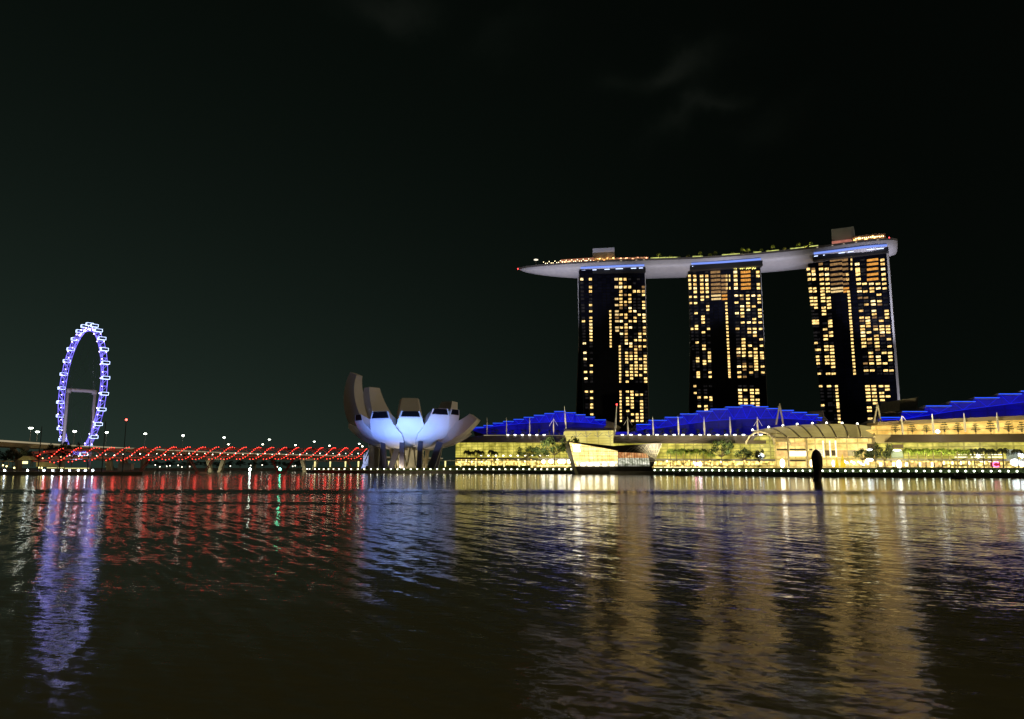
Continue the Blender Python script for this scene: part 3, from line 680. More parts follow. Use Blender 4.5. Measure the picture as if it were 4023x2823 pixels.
# ------------------------------------------------------------------ lotus museum
MX, MY = G(1606, 560).x, 562.0
mus = thing('lotus_museum', 'white lotus shaped museum with ten curved petals, front ones floodlit blue', 'museum', (MX, MY, 4))
M_petal = mat('petal_shell', (.66, .63, .58), .45, var=.05, vscale=.08)
M_sky = mat('dark_skylight', (.003, .003, .004), .5, spec=.1)
def petal(az, Rt, zt, tipw, q=.82, th_tip=5.6, grow=25, z0=17.0, skylight=True, inner=.80, m_=M_petal, th_mid=8):
    A = R(az); out = Vector((math.sin(A), -math.cos(A), 0)); lat = Vector((math.cos(A), math.sin(A), 0)); cen = Vector((MX, MY, 0))
    NS = 22; O = []; I = []; q2 = q * math.pi / 2
    def prof(t):
        r = 3 + (Rt - 3) * math.sin(t * q2) / math.sin(q2); z = z0 + (zt - z0) * (1 - math.cos(t * q2)) / (1 - math.cos(q2)); return r, z
    for k in range(NS + 1):
        t = k / NS; r, z = prof(t); r1, z1 = prof(min(1, t + .01)); r0, zz0 = prof(max(0, t - .01)); tg = Vector((r1 - r0, z1 - zz0)).normalized(); nin = Vector((-tg.y, tg.x))
        w = min(.69 * r + .6, tipw + (1 - t) * grow); th = th_tip * t + 3 * (1 - t) + th_mid * math.sin(math.pi * t) ** 1.2 * .7
        if skylight:                                          # the tips are cut upright
            f_ = max(0, (t - .55) / .45) ** 1.5; nin = nin.lerp(Vector((.12, 1)), f_).normalized()
        ri, zi = r + nin.x * th, z + nin.y * th; wi = w * (inner if t > .3 else inner * (.6 + t))
        O.append((cen + out * r + UPV * z, w)); I.append((cen + out * ri + UPV * zi, wi))
    m = MB(); rr = []
    for (o, wo_), (i_, wi) in zip(O, I):
        cr = [o - lat * wo_ / 2, o - lat * wo_ / 4 + (o - i_).normalized() * wo_ * .03, o + (o - i_).normalized() * wo_ * .045, o + lat * wo_ / 4 + (o - i_).normalized() * wo_ * .03, o + lat * wo_ / 2, i_ + lat * wi / 2, i_ - lat * wi / 2]; rr.append(cr)
    for c in rr: m.v += [tuple(p) for p in c]
    for k in range(NS):
        for j in range(7): j2 = (j + 1) % 7; m.f.append((k * 7 + j, (k + 1) * 7 + j, (k + 1) * 7 + j2, k * 7 + j2))
    m.f.append(tuple(range(7))); m.f.append(tuple(NS * 7 + j for j in range(7))[::-1])
    pt = m.build('petal', m_, mus)
    if skylight:
        c = rr[-1]; ce = (c[0] + c[4] + c[5] + c[6]) / 4; tg = (O[-1][0] - O[-2][0]).normalized()
        pl = [ce + (p - ce) * .84 + tg * .02 for p in (c[0], c[4], c[5], c[6])]; g = MB(); g.prism(pl, tg * .25); g.build('skylight', M_sky, pt)
    return pt
# front petals, left to right
petal(-92, 46, 34, 9, .60, 3.5)
petal(-54, 42, 38.0, 13, .76, 4.6, z0=19.0)
petal(-20, 44.5, 38.5, 16, .76, 5.2, z0=17)
petal(8, 43.5, 39.5, 16, .76, 4.4, z0=18.6)
petal(36, 44.5, 41.5, 15.5, .78, 4.6, z0=17.2)
petal(62, 40, 42.5, 13, .84, 4.4, z0=19)
petal(82, 53, 40.0, 16, .66, 7.0, 16, skylight=False, inner=.9)
petal(112, 47, 30.0, 16, .6, 5.0, 16, skylight=False)
# taller petals at the back
petal(-112, 52.5, 79.0, 9.0, 1.22, 6.5, 30, skylight=False, th_mid=9, inner=.9)
petal(-129, 47, 67.5, 13.5, .92, 5.0, 34, skylight=False)
petal(-171, 38, 59.5, 15.5, .9, 5, 26, skylight=False)
petal(142, 45, 56.5, 15.0, .9, 5, 26, skylight=False)
m = MB(); m.tube([(MX, MY, 4), (MX, MY, 20.5)], [7, 10], 20); m.build('core', emat('lit_core_glass', (1, .80, .42), .28, .4, .2), mus)
m = MB()
for k in range(12):
    a = 2 * math.pi * k / 12
    for d_ in (-.2, .2): m.bar((MX + 13 * math.cos(a), MY + 13 * math.sin(a), 4), (MX + 15 * math.cos(a + d_), MY + 15 * math.sin(a + d_), 22), .8)
m.build('lattice', mat('cream_lattice', (.85, .76, .5), .5), mus)
M_col = mat('dark_column', (.05, .045, .06), .5)
for u, du, Y, wq in ((1512, 4, 540, 3.2), (1535, -14, 548, 4), (1578, 0, 535, 3.4), (1646, -2, 535, 3.4), (1694, -14, 540, 4.6), (1712, -8, 556, 3.6), (1500, -2, 572, 4)):
    p = G(u, Y, 4); q = MB(); q.bar(p, p + Vector((-du * .45, 0, 19)), wq, wq); q.build('column', M_col, mus)
for i, (dx, e, c) in enumerate(((-44, .38, (.20, .33, 1)), (-20, .62, (.18, .31, 1)), (4, .72, (.24, .41, 1)), (36, .82, (.22, .39, 1)), (66, .13, (.85, .5, .75)))):
    spot('museum_floodlight', (MX + dx, MY - 66, 4.0), (MX + dx * .50, MY - 30, 40 if i < 4 else 36), 180000 * e, c, 60, .8, 1)
spot('museum_floodlight', (MX - 5, MY - 36, 3), (MX, MY, 24), 9000, (1, .85, .8), 110, 1)
# blue lit sculpture and service tower left of the museum
o = thing('light_sculpture', 'small tilted blue white lattice sculpture between the red bridge and the museum', 'sculpture', G(1432, 600, 4)); b = G(1432, 600, 4); m = MB()
for k in range(9):
    a = k * .7; m.bar(b + Vector((-2.5 + k * .35, 0, 0)), b + Vector((1 + 4.2 * math.cos(a) * .5, 0, 15 - k * 1.1)), .3); m.bar(b + Vector((-3 + k * .6, .5, k * .9)), b + Vector((3.5, .5, 3 + k * 1.2)), .3)
m.build('lattice', emat('sculpture_led', (.5, .6, 1), .8, .5, .8), o)
m = MB(); p = P(1472, 1755, 590); p.z = 4; m.box(p + UPV * 9, (8, 8, 18)); m.box(p + UPV * 18.6, (9, 9, 1.2)); m.single('lift_tower', mat('grey_tower', (.4, .42, .42), .6, var=.1), p, 'plain grey lift tower under the left edge of the museum', 'lift tower')

# ------------------------------------------------------------------ waterfront mall
def Yf(u): t = (u - 1790) / 2310; return 1 / ((1 - t) / 650 + t / 385)
def Q(u, v, dY=0, uv=None):
    Y = Yf(u) + dY; p = P(u, uv if uv else v, Y); p.z = P(u, v, Y).z; return p
def panel(mb, u0, u1, t0, t1, b0, b1, dY=0, depth=2.0, uv=1780):
    mb.prism([Q(u0, b0, dY, uv), Q(u1, b1, dY, uv), Q(u1, t1, dY, uv), Q(u0, t0, dY, uv)], (0, depth, 0)); return mb
def lp(u, u0, a, u1, b): return a + (b - a) * (u - u0) / (u1 - u0)
YG = (.78, .70, .20); YW = (1.0, .78, .32); YO = (1.0, .62, .22)
F_low = lit_facade('glass_hall_light', (.62, .54, .06), (1, .86, .16), 1.0, 2.4, 7.0, .42, .10, .42)
F_shop = lit_facade('shop_front_light', (.8, .55, .08), (1, .76, .26), 2.3, 5.0, 4.2, .04, .30, .6, spots=2.0)
F_up = lit_facade('upper_storey_light', (1, .56, .10), (1, .68, .18), 1.5, 3.2, 9.0, .55, .08, .3)
F_plaza = lit_facade('plaza_hall_light', (1, .66, .14), (1, .80, .28), 1.65, 4.6, 6.5, .45, .10, .35)
F_glass = lit_facade('atrium_light', (.95, .76, .16), (1, .86, .25), .95, 2.0, 11, .7, .05, .25)
M_band = mat('brown_canopy', (.20, .165, .12), .55, var=.12, vscale=.1)
M_rail = emat('lit_terrace_rail', (1, .85, .55), .32, .2, .1)
M_blue = lit_facade('blue_glow_glass', (.002, .002, .55), (.004, .006, .80), .66, 3.2, 5.5, .72, .025, .22); M_blued = lit_facade('blue_glow_glass_low', (.002, .002, .50), (.003, .004, .70), .36, 4.0, 9.0, .45, .03, .25); M_bedge = emat('blue_led_line', (.02, .10, 1), 1.5); M_btruss = emat('blue_glow_truss', (.01, .02, .9), .85)  # blue light on the roof bays put in as emission, dimmer low down
M_shell = mat('shell_roof', (.10, .10, .12), .5)
M_fl = emat('terrace_downlight', (1, .95, .85), 5)

left = thing('waterfront_mall', 'long yellow glass hall with a blue stepped roof between the museum and the crystal pavilion', 'mall', Q(2050, 1825))
mid = thing('waterfront_mall', 'long yellow glass hall with the largest blue stepped roof, behind the middle row of palms', 'mall', Q(2700, 1825))
right = thing('waterfront_mall', 'near end of the waterfront mall with an orange lit terrace under its rising blue roof', 'mall', Q(3750, 1825))
def hall(root, u0, u1, vb0, vb1, vt0, vt1, low, shop_v, body=40):
    q = MB(); panel(q, u0, u1, vb0 + 1, vb1 + 1, 1832, 1836, 3, body); q.build('body', M_dk2, root)
    q = MB(); panel(q, u0, u1, vb0, vb1, shop_v, shop_v + 3, 0, 2.5); q.build('glass_front', low, root)
    q = MB(); panel(q, u0, u1, shop_v + 7, shop_v + 10, 1834, 1838, .5, 2); q.build('shop_front', F_shop, root)
    q = MB(); panel(q, u0, u1, shop_v, shop_v + 3, shop_v + 8, shop_v + 11, -4, 6); q.build('awning', M_concrete, root)
# left hall
q = MB(); uu = [1800, 1830, 1860, 1900, 2000, 2100, 2225]; vt = [1736, 1722, 1714, 1710, 1709, 1709, 1710]
for k in range(6): q.prism([Q(uu[k], 1738, -8, 1738), Q(uu[k + 1], 1738, -8, 1738), Q(uu[k + 1] , vt[k + 1], 6, 1738), Q(uu[k], vt[k], 6, 1738)], (0, .5, .3))
q.build('canopy_roof', M_band, left)
hall(left, 1790, 2240, 1737, 1738, 0, 0, F_low, 1796)
q = MB(); panel(q, 1900, 2225, 1708, 1709, 1711, 1712, 5.5, .4); q.build('terrace_rail', M_rail, left)
# atrium block between left and middle
q = MB(); panel(q, 2222, 2412, 1692, 1690, 1800, 1800, 2, 20); q.build('atrium_glass', F_glass, left)
q = MB(); q.prism([Q(2216, 1690, -1), Q(2416, 1690, -1), Q(2412, 1682, 16), Q(2222, 1682, 16)], (0, .5, .6)); q.build('atrium_roof', M_roofb, left)
q = MB()
for u in (2262, 2300, 2345, 2390):
    q.bar(Q(u, 1692, 1.2), Q(u + 4, 1716, 1.2), .3); q.bar(Q(u + 4, 1716, 1.2), Q(u - 12, 1706, 1.2), .25); q.bar(Q(u + 4, 1716, 1.2), Q(u + 22, 1700, 1.2), .25)
q.build('atrium_strut', M_rail, left)
# middle hall
q = MB(); q.prism([Q(2412, 1740, -6), Q(3010, 1742, -6), Q(3010, 1712, 0), Q(2412, 1712, 0)], (0, 4, 0)); q.build('canopy_roof', M_band, mid)
hall(mid, 2412, 3045, 1740, 1742, 0, 0, F_low, 1800)
q = MB(); panel(q, 2412, 3010, 1709, 1709, 1712, 1712, -.6, .4); q.build('terrace_rail', M_rail, mid)
def stepped(root, segs, vb, dY, ulow=None, arc=None, roofdep=55, lowv=None):
    """stepped shell: each bay has its own roof slab, end fascia and LED edge; (u0, u1, vtop)"""
    up = MB(); lo_ = MB(); rf = MB(); ed = MB(); tr = MB()
    for (u0, u1, vt) in segs:
        a0, a1 = arc(u0), arc(u1); b0, b1 = vb(u0), vb(u1); dd = dY
        def X_(u, v, o=0):
            p = P(u, v, Yf(u) + dd + o); return p
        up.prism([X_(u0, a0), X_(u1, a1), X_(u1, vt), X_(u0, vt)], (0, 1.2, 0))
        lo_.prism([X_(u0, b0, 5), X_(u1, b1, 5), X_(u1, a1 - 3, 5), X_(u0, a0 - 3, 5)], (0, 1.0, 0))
        p0, p1 = X_(u0, vt, -2), X_(u1, vt, -2)
        rf.prism([p0, p1, p1 + Vector((0, 0, .7)), p0 + Vector((0, 0, .7))], Vector((0, roofdep, -6)))
        ed.bar(p0 + Vector((0, -.35, .3)), p1 + Vector((0, -.35, .3)), .55, .4)
        w_ = (u1 - u0); um = (u0 + u1) / 2
        tr.bar(X_(u0 + w_ * .1, vt + 2, -.5), X_(um, arc(um), -.5), .28); tr.bar(X_(um, arc(um), -.5), X_(u1 - w_ * .1, vt + 2, -.5), .28)
        tr.bar(X_(u0, a0, -.5), X_(u1, a1, -.5), .35)
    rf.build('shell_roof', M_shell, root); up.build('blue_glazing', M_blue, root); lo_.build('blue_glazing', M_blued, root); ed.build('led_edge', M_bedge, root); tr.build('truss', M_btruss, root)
def arcf(pts):
    def f(u):
        for (a, ya), (b, yb) in zip(pts, pts[1:]):
            if u <= b: return lp(max(u, a), a, ya, b, yb)
        return pts[-1][1]
    return f
S1 = [(1855, 1900, 1679), (1900, 1937, 1672), (1937, 1977, 1663), (1977, 2018, 1656), (2018, 2058, 1648), (2058, 2098, 1640), (2098, 2139, 1632), (2139, 2178, 1625), (2178, 2222, 1617), (2222, 2262, 1622), (2262, 2300, 1630), (2300, 2337, 1639), (2337, 2380, 1650)]
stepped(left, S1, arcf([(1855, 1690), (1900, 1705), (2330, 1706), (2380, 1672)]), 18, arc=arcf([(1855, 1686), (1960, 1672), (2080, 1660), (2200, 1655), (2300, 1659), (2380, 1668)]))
S2 = [(2500, 2555, 1668), (2548, 2620, 1652), (2612, 2682, 1640), (2672, 2742, 1627), (2736, 2800, 1616), (2791, 2860, 1608), (2850, 2917, 1600), (2908, 2960, 1593), (2955, 3018, 1599), (3010, 3062, 1606), (3060, 3118, 1613), (3110, 3170, 1621), (3165, 3215, 1630), (3212, 3230, 1642)]
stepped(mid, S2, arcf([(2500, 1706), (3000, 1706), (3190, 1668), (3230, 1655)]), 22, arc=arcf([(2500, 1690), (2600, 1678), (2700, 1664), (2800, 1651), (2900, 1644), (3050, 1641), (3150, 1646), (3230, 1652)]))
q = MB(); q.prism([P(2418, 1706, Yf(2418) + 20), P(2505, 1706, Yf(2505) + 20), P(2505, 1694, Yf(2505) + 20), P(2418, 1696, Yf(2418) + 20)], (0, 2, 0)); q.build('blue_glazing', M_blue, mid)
S3 = [(3455, 3548, 1641), (3544, 3642, 1618), (3636, 3738, 1596), (3734, 3832, 1579), (3828, 3926, 1564), (3922, 4014, 1549), (4010, 4112, 1538), (4108, 4220, 1527)]
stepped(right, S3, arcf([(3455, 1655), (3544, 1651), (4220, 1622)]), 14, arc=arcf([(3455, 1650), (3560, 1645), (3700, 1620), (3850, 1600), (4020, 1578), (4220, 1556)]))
# end shells beside the blue roofs, grey
for rt, pts, dd in ((left, [(2380, 1650), (2412, 1660), (2440, 1678), (2412, 1690), (2360, 1690), (2380, 1672)], 24), (mid, [(3160, 1618), (3235, 1612), (3238, 1632), (3265, 1664), (3230, 1668), (3190, 1640)], 26), (right, [(3470, 1625), (3500, 1614), (3545, 1616), (3530, 1636), (3455, 1646)], 18)):
    q = MB(); q.prism([P(u, v, Yf(u) + dd) for u, v in pts][::-1], (0, 26, -4)); q.build('end_shell', M_roofb, rt)
q = MB(); q.prism([P(u, v, Yf(u) + 30) for u, v in ((3533, 1612), (3604, 1606), (3608, 1558), (3535, 1570))], (0, 24, 0)); q.build('roof_plant_screen', mat('louvre_screen', (.24, .22, .15), .6, var=.2, vscale=.6), right)
# masts
def mast(root, u, vt, vb, dY=-1.5, w=.55, tip=None, uo=0):
    b = P(u - uo, vb, Yf(u) + dY); t = P(u, vt, Yf(u) + dY)
    if not uo: t.x = b.x
    q = MB(); mdl = b.lerp(t, .45); q.tube([b, b.lerp(t, .3), t], [w * .55, w, w * .25], 6); q.build('roof_mast', M_mast, root)
for u in (1913, 1990, 2081, 2175): mast(left, u, 1640, 1708, 4)
mast(left, 2217, 1593, 1684, 2, .8, uo=-7); mast(mid, 2423, 1589, 1708, 2, .95, uo=8)
for u in (2467, 2566, 2666, 2768, 2870, 2978): mast(mid, u, 1637, 1708, -1.2, .75)
for u0, vt in ((2467, 1642), (2978, 1645), (2175, 1645)):
    q = MB(); c = P(u0, vt, Yf(u0) - 1.2)
    for s1 in (-1, 1): q.bar(c, P(u0 + 17 * s1, vt + 28, Yf(u0) - 1), .22)
    q.build('mast_brace', M_mast, mid if u0 > 2400 else left)
for u0, vt, vb, rt in ((3063, 1586, 1668, mid), (3447, 1586, 1660, right)):
    q = MB(); c = P(u0, vt, Yf(u0) + 4)
    for s1 in (-1, 1): q.bar(c, P(u0 + 14 * s1, vb, Yf(u0) + 4), .8)
    q.build('roof_mast', mat('grey_mast', (.45, .4, .32), .5), rt)
for u, vt, vb in ((3547, 1632, 1706), (3668, 1624, 1702), (3793, 1621, 1696), (3923, 1619, 1694)): mast(right, u, vt, vb, -1.5, .75)
q = MB(); c = P(3547, 1634, Yf(3547) - 1.5)
for s1 in (-1, 1): q.bar(c, P(3547 + 13 * s1, 1652, Yf(3547) - 1.5), .2)
q.build('mast_brace', M_mast, right)
MB().ball(P(2423, 1588, Yf(2423) + 2), .6, 6, 4).build('beacon', M_red, mid)
for a, b, e, rt in ((1995, 2165, 28.5, left), (2445, 3010, 34, mid)):
    u = a
    while u < b: MB().ball(Q(u, 1707.5, -1 if rt is mid else 5, None), .8, 6, 4, (1.5, .7, .5)).build('terrace_lamp', M_fl, rt); u += e
# unseen spots added to warm the masts, brown band and terrace
for u in (2120, 2600, 2850): spot('terrace_fill_spot', Q(u, 1745, -40), Q(u, 1680, 4), 55000, (1, .86, .55), 120, 1)
spot('terrace_fill_spot', Q(3700, 1760, -40), Q(3700, 1690, 4), 60000, (1, .85, .5), 120, 1)

# event plaza hall and its ribbed canopy
pl = thing('event_plaza_hall', 'brightly lit plaza hall under a wide ribbed canopy, behind the dark bulb shape', 'mall hall', Q(3230, 1832))
q = MB(); panel(q, 3040, 3440, 1719, 1719, 1837, 1840, 0, 3); q.build('glass_front', F_plaza, pl)
q = MB(); panel(q, 3040, 3440, 1715, 1715, 1836, 1839, 3.2, 40); q.build('body', M_dk2, pl)
top = arcf([(2950, 1694), (3020, 1682), (3080, 1675), (3150, 1669), (3240, 1666), (3330, 1667), (3400, 1672), (3440, 1680)])
q = MB(); NU = 18
for k in range(NU):
    ub0, ub1 = lp(k, 0, 3045, NU, 3436), lp(k + 1, 0, 3045, NU, 3436); ut0, ut1 = lp(k, 0, 2952, NU, 3436), lp(k + 1, 0, 2952, NU, 3436)
    for j in range(4):
        def cp(ub, ut, f): u = lp(f, 0, ub, 1, ut); v = 1719 + (top(ut) - 1719) * math.sin(f * math.pi / 2); return P(u, v, Yf(ub) - 7 + 30 * f)
        f0, f1 = j / 4, (j + 1) / 4
        q.prism([cp(ub0, ut0, f0), cp(ub1, ut1, f0), cp(ub1, ut1, f1), cp(ub0, ut0, f1)], (0, .25, .25))
F_can = lit_facade('canopy_glass', (.66, .50, .13), (.86, .68, .22), .52, 1.0, 60, .75, .05, .4)
q.build('canopy', F_can, pl)
M_rib = mat('cream_rib', (.85, .75, .5), .5, spec=.3)
for ub, ut in ((3045, 2955), (3093, 3018), (3142, 3074), (3190, 3130), (3237, 3190), (3285, 3245), (3333, 3306), (3382, 3366), (3434, 3428)):
    q = MB(); q.tube([cp(ub, ut, f / 6) + Vector((0, -.5, .3)) for f in range(7)], .5, 5); q.build('rib', M_rib, pl)
    MB().ball(cp(ub, ut, 1) + Vector((0, -1, .8)), .75, 6, 4).build('canopy_lamp', M_fl, pl)
q = MB(); q.bar(Q(3040, 1719, -7), Q(3438, 1719, -7), .8, .8); q.bar(P(2950, 1693, Yf(2950) + 23), P(3240, 1666, Yf(3240) + 23), .5); q.bar(P(3240, 1666, Yf(3240) + 23), P(3440, 1678, Yf(3440) + 23), .5); q.build('edge_beam', M_roofb, pl)
M_frame = mat('stone_frame', (.55, .46, .28), .7); M_win = emat('warm_window', (1, .62, .2), 1.0, .3, .4); M_winw = emat('white_window', (1, .9, .6), 1.8, .25, .4); M_dkw = mat('shaded_opening', (.10, .07, .04), .6)
def wbox(root, u0, u1, v0, v1, m, dY=-.4, name='window', dep=.5): q = MB(); panel(q, u0, u1, v0, v0, v1, v1, dY, dep, (v0 + v1) / 2); return q.build(name, m, root)
for u0, u1, v0, v1, m in ((3048, 3096, 1722, 1735, M_frame), (3060, 3088, 1737, 1752, M_win), (3052, 3094, 1762, 1769, M_dkw), (3052, 3094, 1770, 1792, M_win), (3103, 3165, 1737, 1752, M_win), (3103, 3165, 1762, 1769, M_dkw), (3101, 3168, 1771, 1792, M_winw), (3180, 3192, 1762, 1769, M_dkw), (3104, 3165, 1805, 1812, M_dkw),
                          (3200, 3236, 1764, 1790, mat('screen_panel', (.5, .5, .5), .5, emit=(.8, .7, .45), es=.7)), (3243, 3262, 1768, 1790, M_dkw), (3268, 3284, 1768, 1790, M_dkw), (3290, 3330, 1768, 1795, M_win), (3332, 3362, 1768, 1790, mat('grey_panel', (.6, .55, .42), .6))):
    wbox(pl, u0, u1, v0, v1, m)
for u in (3236, 3262, 3285): wbox(pl, u - 2, u + 2, 1730, 1795, M_winw, -.8, 'lit_column', .8)
for u in (3098, 3172): wbox(pl, u - 3, u + 3, 1720, 1836, M_frame, -.8, 'pilaster', .8)
GL = emat('glare_white', (1, .93, .75), 9); GLO = emat('glare_amber', (1, .75, .35), 6); GLC = emat('glare_cool', (.85, .95, 1), 7); SL = emat('shop_glow_cream', (1, .86, .50), 4.5); SLO = emat('shop_glow_amber', (1, .60, .16), 3.5)
def glare(root, u, v, wpx, hpx, m, dY=-3, name='shop_lamp'):
    c = Q(u, v, dY); k = c.y / 2965; q = MB(); q.ball(c, .5 * wpx * k, 8, 5, (1, .35, hpx / wpx)); return q.build(name, m, root)
for u, v, w_, h_, m in ((3074, 1819, 19, 34, GL), (3187, 1819, 12, 30, GLO), (3274, 1820, 11, 26, GL)): glare(pl, u, v, w_, h_, m, -5, 'entrance_light')
for i in range(11): glare(pl, 3318 + i * 9.2, 1812 + (i * 5) % 14, 7 + (i * 3) % 5, 9, (SL, GLC, SLO)[i % 3] if i % 4 else GL)
for i, (u, vt, w_) in enumerate(((3288, 1793, 15), (3312, 1783, 20))):
    c = Q(u, 1836, -9); k = c.y / 2965; q = MB(); hgt = (1836 - vt) * k; q.tube([c, c + UPV * hgt * .35, c + UPV * hgt], [w_ * k * .55, w_ * k * .42, .08], 8)
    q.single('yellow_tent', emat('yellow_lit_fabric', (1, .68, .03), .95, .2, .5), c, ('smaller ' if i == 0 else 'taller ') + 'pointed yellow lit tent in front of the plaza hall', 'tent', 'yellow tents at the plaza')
# arched glass vault at the left of the plaza
q = MB(); aw = [Q(2932 + 55 - 55 * math.cos(math.pi * k / 14), 1745 - 49 * math.sin(math.pi * k / 14), -5) for k in range(15)]; q.tube(aw, .7, 6); aw2 = [p + Vector((9, -3, -1)) for p in aw]; q.tube(aw2, .5, 6); q.build('vault_arch', M_rib, pl)
q = MB(); q.prism([Q(2955 + 44 - 44 * math.cos(math.pi * k / 12), 1748 - 40 * math.sin(math.pi * k / 12), -3.5) for k in range(13)][::-1], (0, 1, 0)); q.build('vault_glass', F_low, pl)
# stone block and right wing
wbox(right, 3436, 3500, 1706, 1740, mat('ochre_stone', (.5, .40, .22), .7), -3, 'stone_block', 20)
wbox(right, 3430, 3498, 1686, 1708, F_up, -1, 'stone_block', 12)
q = MB(); panel(q, 3440, 4160, 1672, 1642, 1706, 1702, 8, 3); q.build('terrace_front', F_up, right)
q = MB(); q.prism([Q(3450, 1656, 1), Q(4160, 1625, 1), Q(4160, 1641, 1), Q(3450, 1668, 1)][::-1], (0, 14, 0)); q.build('terrace_soffit', mat('soffit', (.35, .28, .17), .6), right)
q = MB(); q.prism([Q(3495, 1736, -7), Q(4160, 1735, -7), Q(4160, 1705, -1), Q(3495, 1706, -1)], (0, 5, 0)); q.build('canopy_roof', M_band, right)
hall(right, 3440, 4160, 1738, 1736, 0, 0, lit_facade('gallery_light', (.62, .56, .06), (1, .86, .16), .95, 2.6, 8, .4, .10, .4), 1800)
M_bl = mat('blue_grey_panel', (.42, .52, .50), .6)
for u0, u1, v0, v1, m in ((3408, 3434, 1742, 1764, M_dkw), (3405, 3434, 1770, 1790, M_bl), (3505, 3548, 1745, 1760, M_dkw), (3503, 3548, 1772, 1798, M_bl), (3955, 3995, 1765, 1802, M_bl)): wbox(pl if u0 < 3436 else right, u0, u1, v0, v1, m, -.6)
M_row = emat('white_tube_rows', (1, .95, .75), 2.4)
for v, segs in ((1785, ((3762, 3800), (3812, 3832), (3852, 3866), (3880, 3940))), (1795, ((3752, 3802), (3816, 3838), (3850, 3868), (3882, 3940))), (1804, ((3746, 3764), (3778, 3802), (3814, 3868), (3884, 3930))), (1813, ((3850, 3870), (3884, 3894), (3905, 3922)))):
    for a, b in segs: wbox(right, a, b, v - 1.3, v + 1.3, M_row, -1.5, 'light_row', .3)
for u, v, w_, h_, m in ((3416, 1806, 30, 12, GLC), (3419, 1766, 28, 6, GLC), (3524, 1768, 34, 6, GLC), (3532, 1823, 20, 32, GL), (3843, 1789, 14, 20, GL), (3684, 1694, 18, 14, GLC), (4002, 1783, 10, 20, GLC), (4015, 1789, 16, 20, GLC), (3988, 1816, 40, 28, GLC), (4014, 1822, 20, 22, GLC)): glare(right, u, v, w_, h_, m, -6, 'lit_sign')
for u in (3708, 3742, 3775, 3808, 3866): glare(right, u, 1818, 7, 14, SL)
for i, u in enumerate(range(3455, 3700, 17)): wbox(right, u, u + 11, 1815, 1832, M_win if i % 3 else M_winw, -1)
c = Q(3914, 1824, -5); q = MB(); pts = [c + Vector((1.5 * math.cos(a) * 1.2, 0, 1.25 * math.sin(a))) for a in [R(45 + 30 * k) for k in range(10)]]; q.tube(pts, .38, 6); q.build('curved_sign', emat('magenta_sign', (1, .12, .3), 4), right)
wbox(right, 3893, 3930, 1815, 1834, emat('red_shop_glow', (1, .05, .1), .45, .3, .5), -2)
for a in range(3560, 4020, 34): wbox(right, a, a + 30, 1837.5, 1841, emat('strip_light', (1, .8, .35), 1.9) if a == 3560 else bpy.data.materials['strip_light'], -22, 'step_light', .3)
for a in range(2570, 2800, 38): wbox(mid, a, a + 33, 1833, 1836, bpy.data.materials['strip_light'], -18, 'step_light', .3)
for a in range(2113, 2250, 23): wbox(left, a, a + 21, 1827.5, 1831, bpy.data.materials['strip_light'], -15, 'step_light', .3)
rn = random.Random(5)
for i in range(16): glare(left, 1810 + i * 21 + rn.uniform(-5, 5), 1806 + rn.uniform(-3, 8), rn.uniform(5, 10), rn.uniform(4, 9), rn.choice((SL, SLO, SLO)), -4)
for u, w_ in ((2135, 14), (2165, 20), (2200, 22), (2215, 14), (2236, 16)): glare(left, u, 1812, w_, 15, GL, -6)
for u in range(1890, 2180, 29): glare(left, u, 1789, 8, 3.5, GL, -3, 'awning_lamp')
for i in range(20): glare(mid, 2572 + i * 22 + rn.uniform(-5, 5), 1814 + rn.uniform(-4, 10), rn.uniform(5, 11), rn.uniform(5, 10), rn.choice((SL, SLO, SLO)), -4)
for u, c_ in ((2735, (1, .4, .6)), (2751, (1, .7, .85))): glare(mid, u, 1822, 14, 16, emat('pink_glare', c_, 7), -6)
glare(mid, 2990, 1790, 24, 22, GLC, -5, 'lit_sign')

# ------------------------------------------------------------------ crystal pavilion on the water
YP = 500.0
pav = thing('crystal_pavilion', 'faceted glass pavilion standing in the bay with warm lit panes and a white glowing emblem', 'pavilion', (P(2410, 1840, YP).x, YP + 10, 0))
def PP(u, v, dy=0): return P(u, v, YP + dy)
M_pbase = mat('dark_stone_base', (.05, .042, .025), .8, var=.3, vscale=.3)
q = MB(); q.prism([PP(2258, 1832), PP(2562, 1832), PP(2562, 1866), PP(2268, 1866)][::-1], (0, 30, 0)); q.build('base_wall', M_pbase, pav)
def pane_grid(name, cA, cB, es, gx, gz, lo, tilt=0):
    m = lit_facade(name, cA, cB, es, gz, gx, lo, .16, .42); return m
def face(pts, m, name, dy=0, dep=.4): q = MB(); q.prism([PP(u, v, dy) for u, v in pts][::-1], (0, dep, 0)); return q.build(name, m, pav)
face([(2260, 1831), (2428, 1831), (2428, 1769), (2236, 1736)], pane_grid('warm_panes', (1, .66, .18), (1, .86, .34), 2.3, 3.1, 3.0, .7), 'glass_wall', 0)
face([(2268, 1831), (2428, 1831), (2428, 1812), (2262, 1812)], lit_facade('shop_floor_glow', (1, .8, .45), (1, .9, .65), 2.6, 30, 3.4, .22, .25, .3), 'shop_floor', -.15, .1)
face([(2428, 1831), (2554, 1831), (2549, 1799), (2428, 1799)], lit_facade('cool_panes', (.6, .65, .4), (1, .95, .8), 1.3, 30, 1.6, .2, .3, .65), 'glass_wall', -.2)
face([(2428, 1798), (2548, 1798), (2543, 1780), (2428, 1776)], lit_facade('orange_panes', (.9, .28, .08), (1, .6, .25), 1.0, 30, 2.2, .45, .3, .6), 'glass_wall', -.2)
face([(2554, 1831), (2566, 1831), (2602, 1741), (2500, 1752), (2543, 1779)], mat('grey_green_glass', (.20, .21, .13), .4), 'lattice_facet', .3)
M_dkroof = mat('dark_roof_facet', (.035, .028, .02), .45)
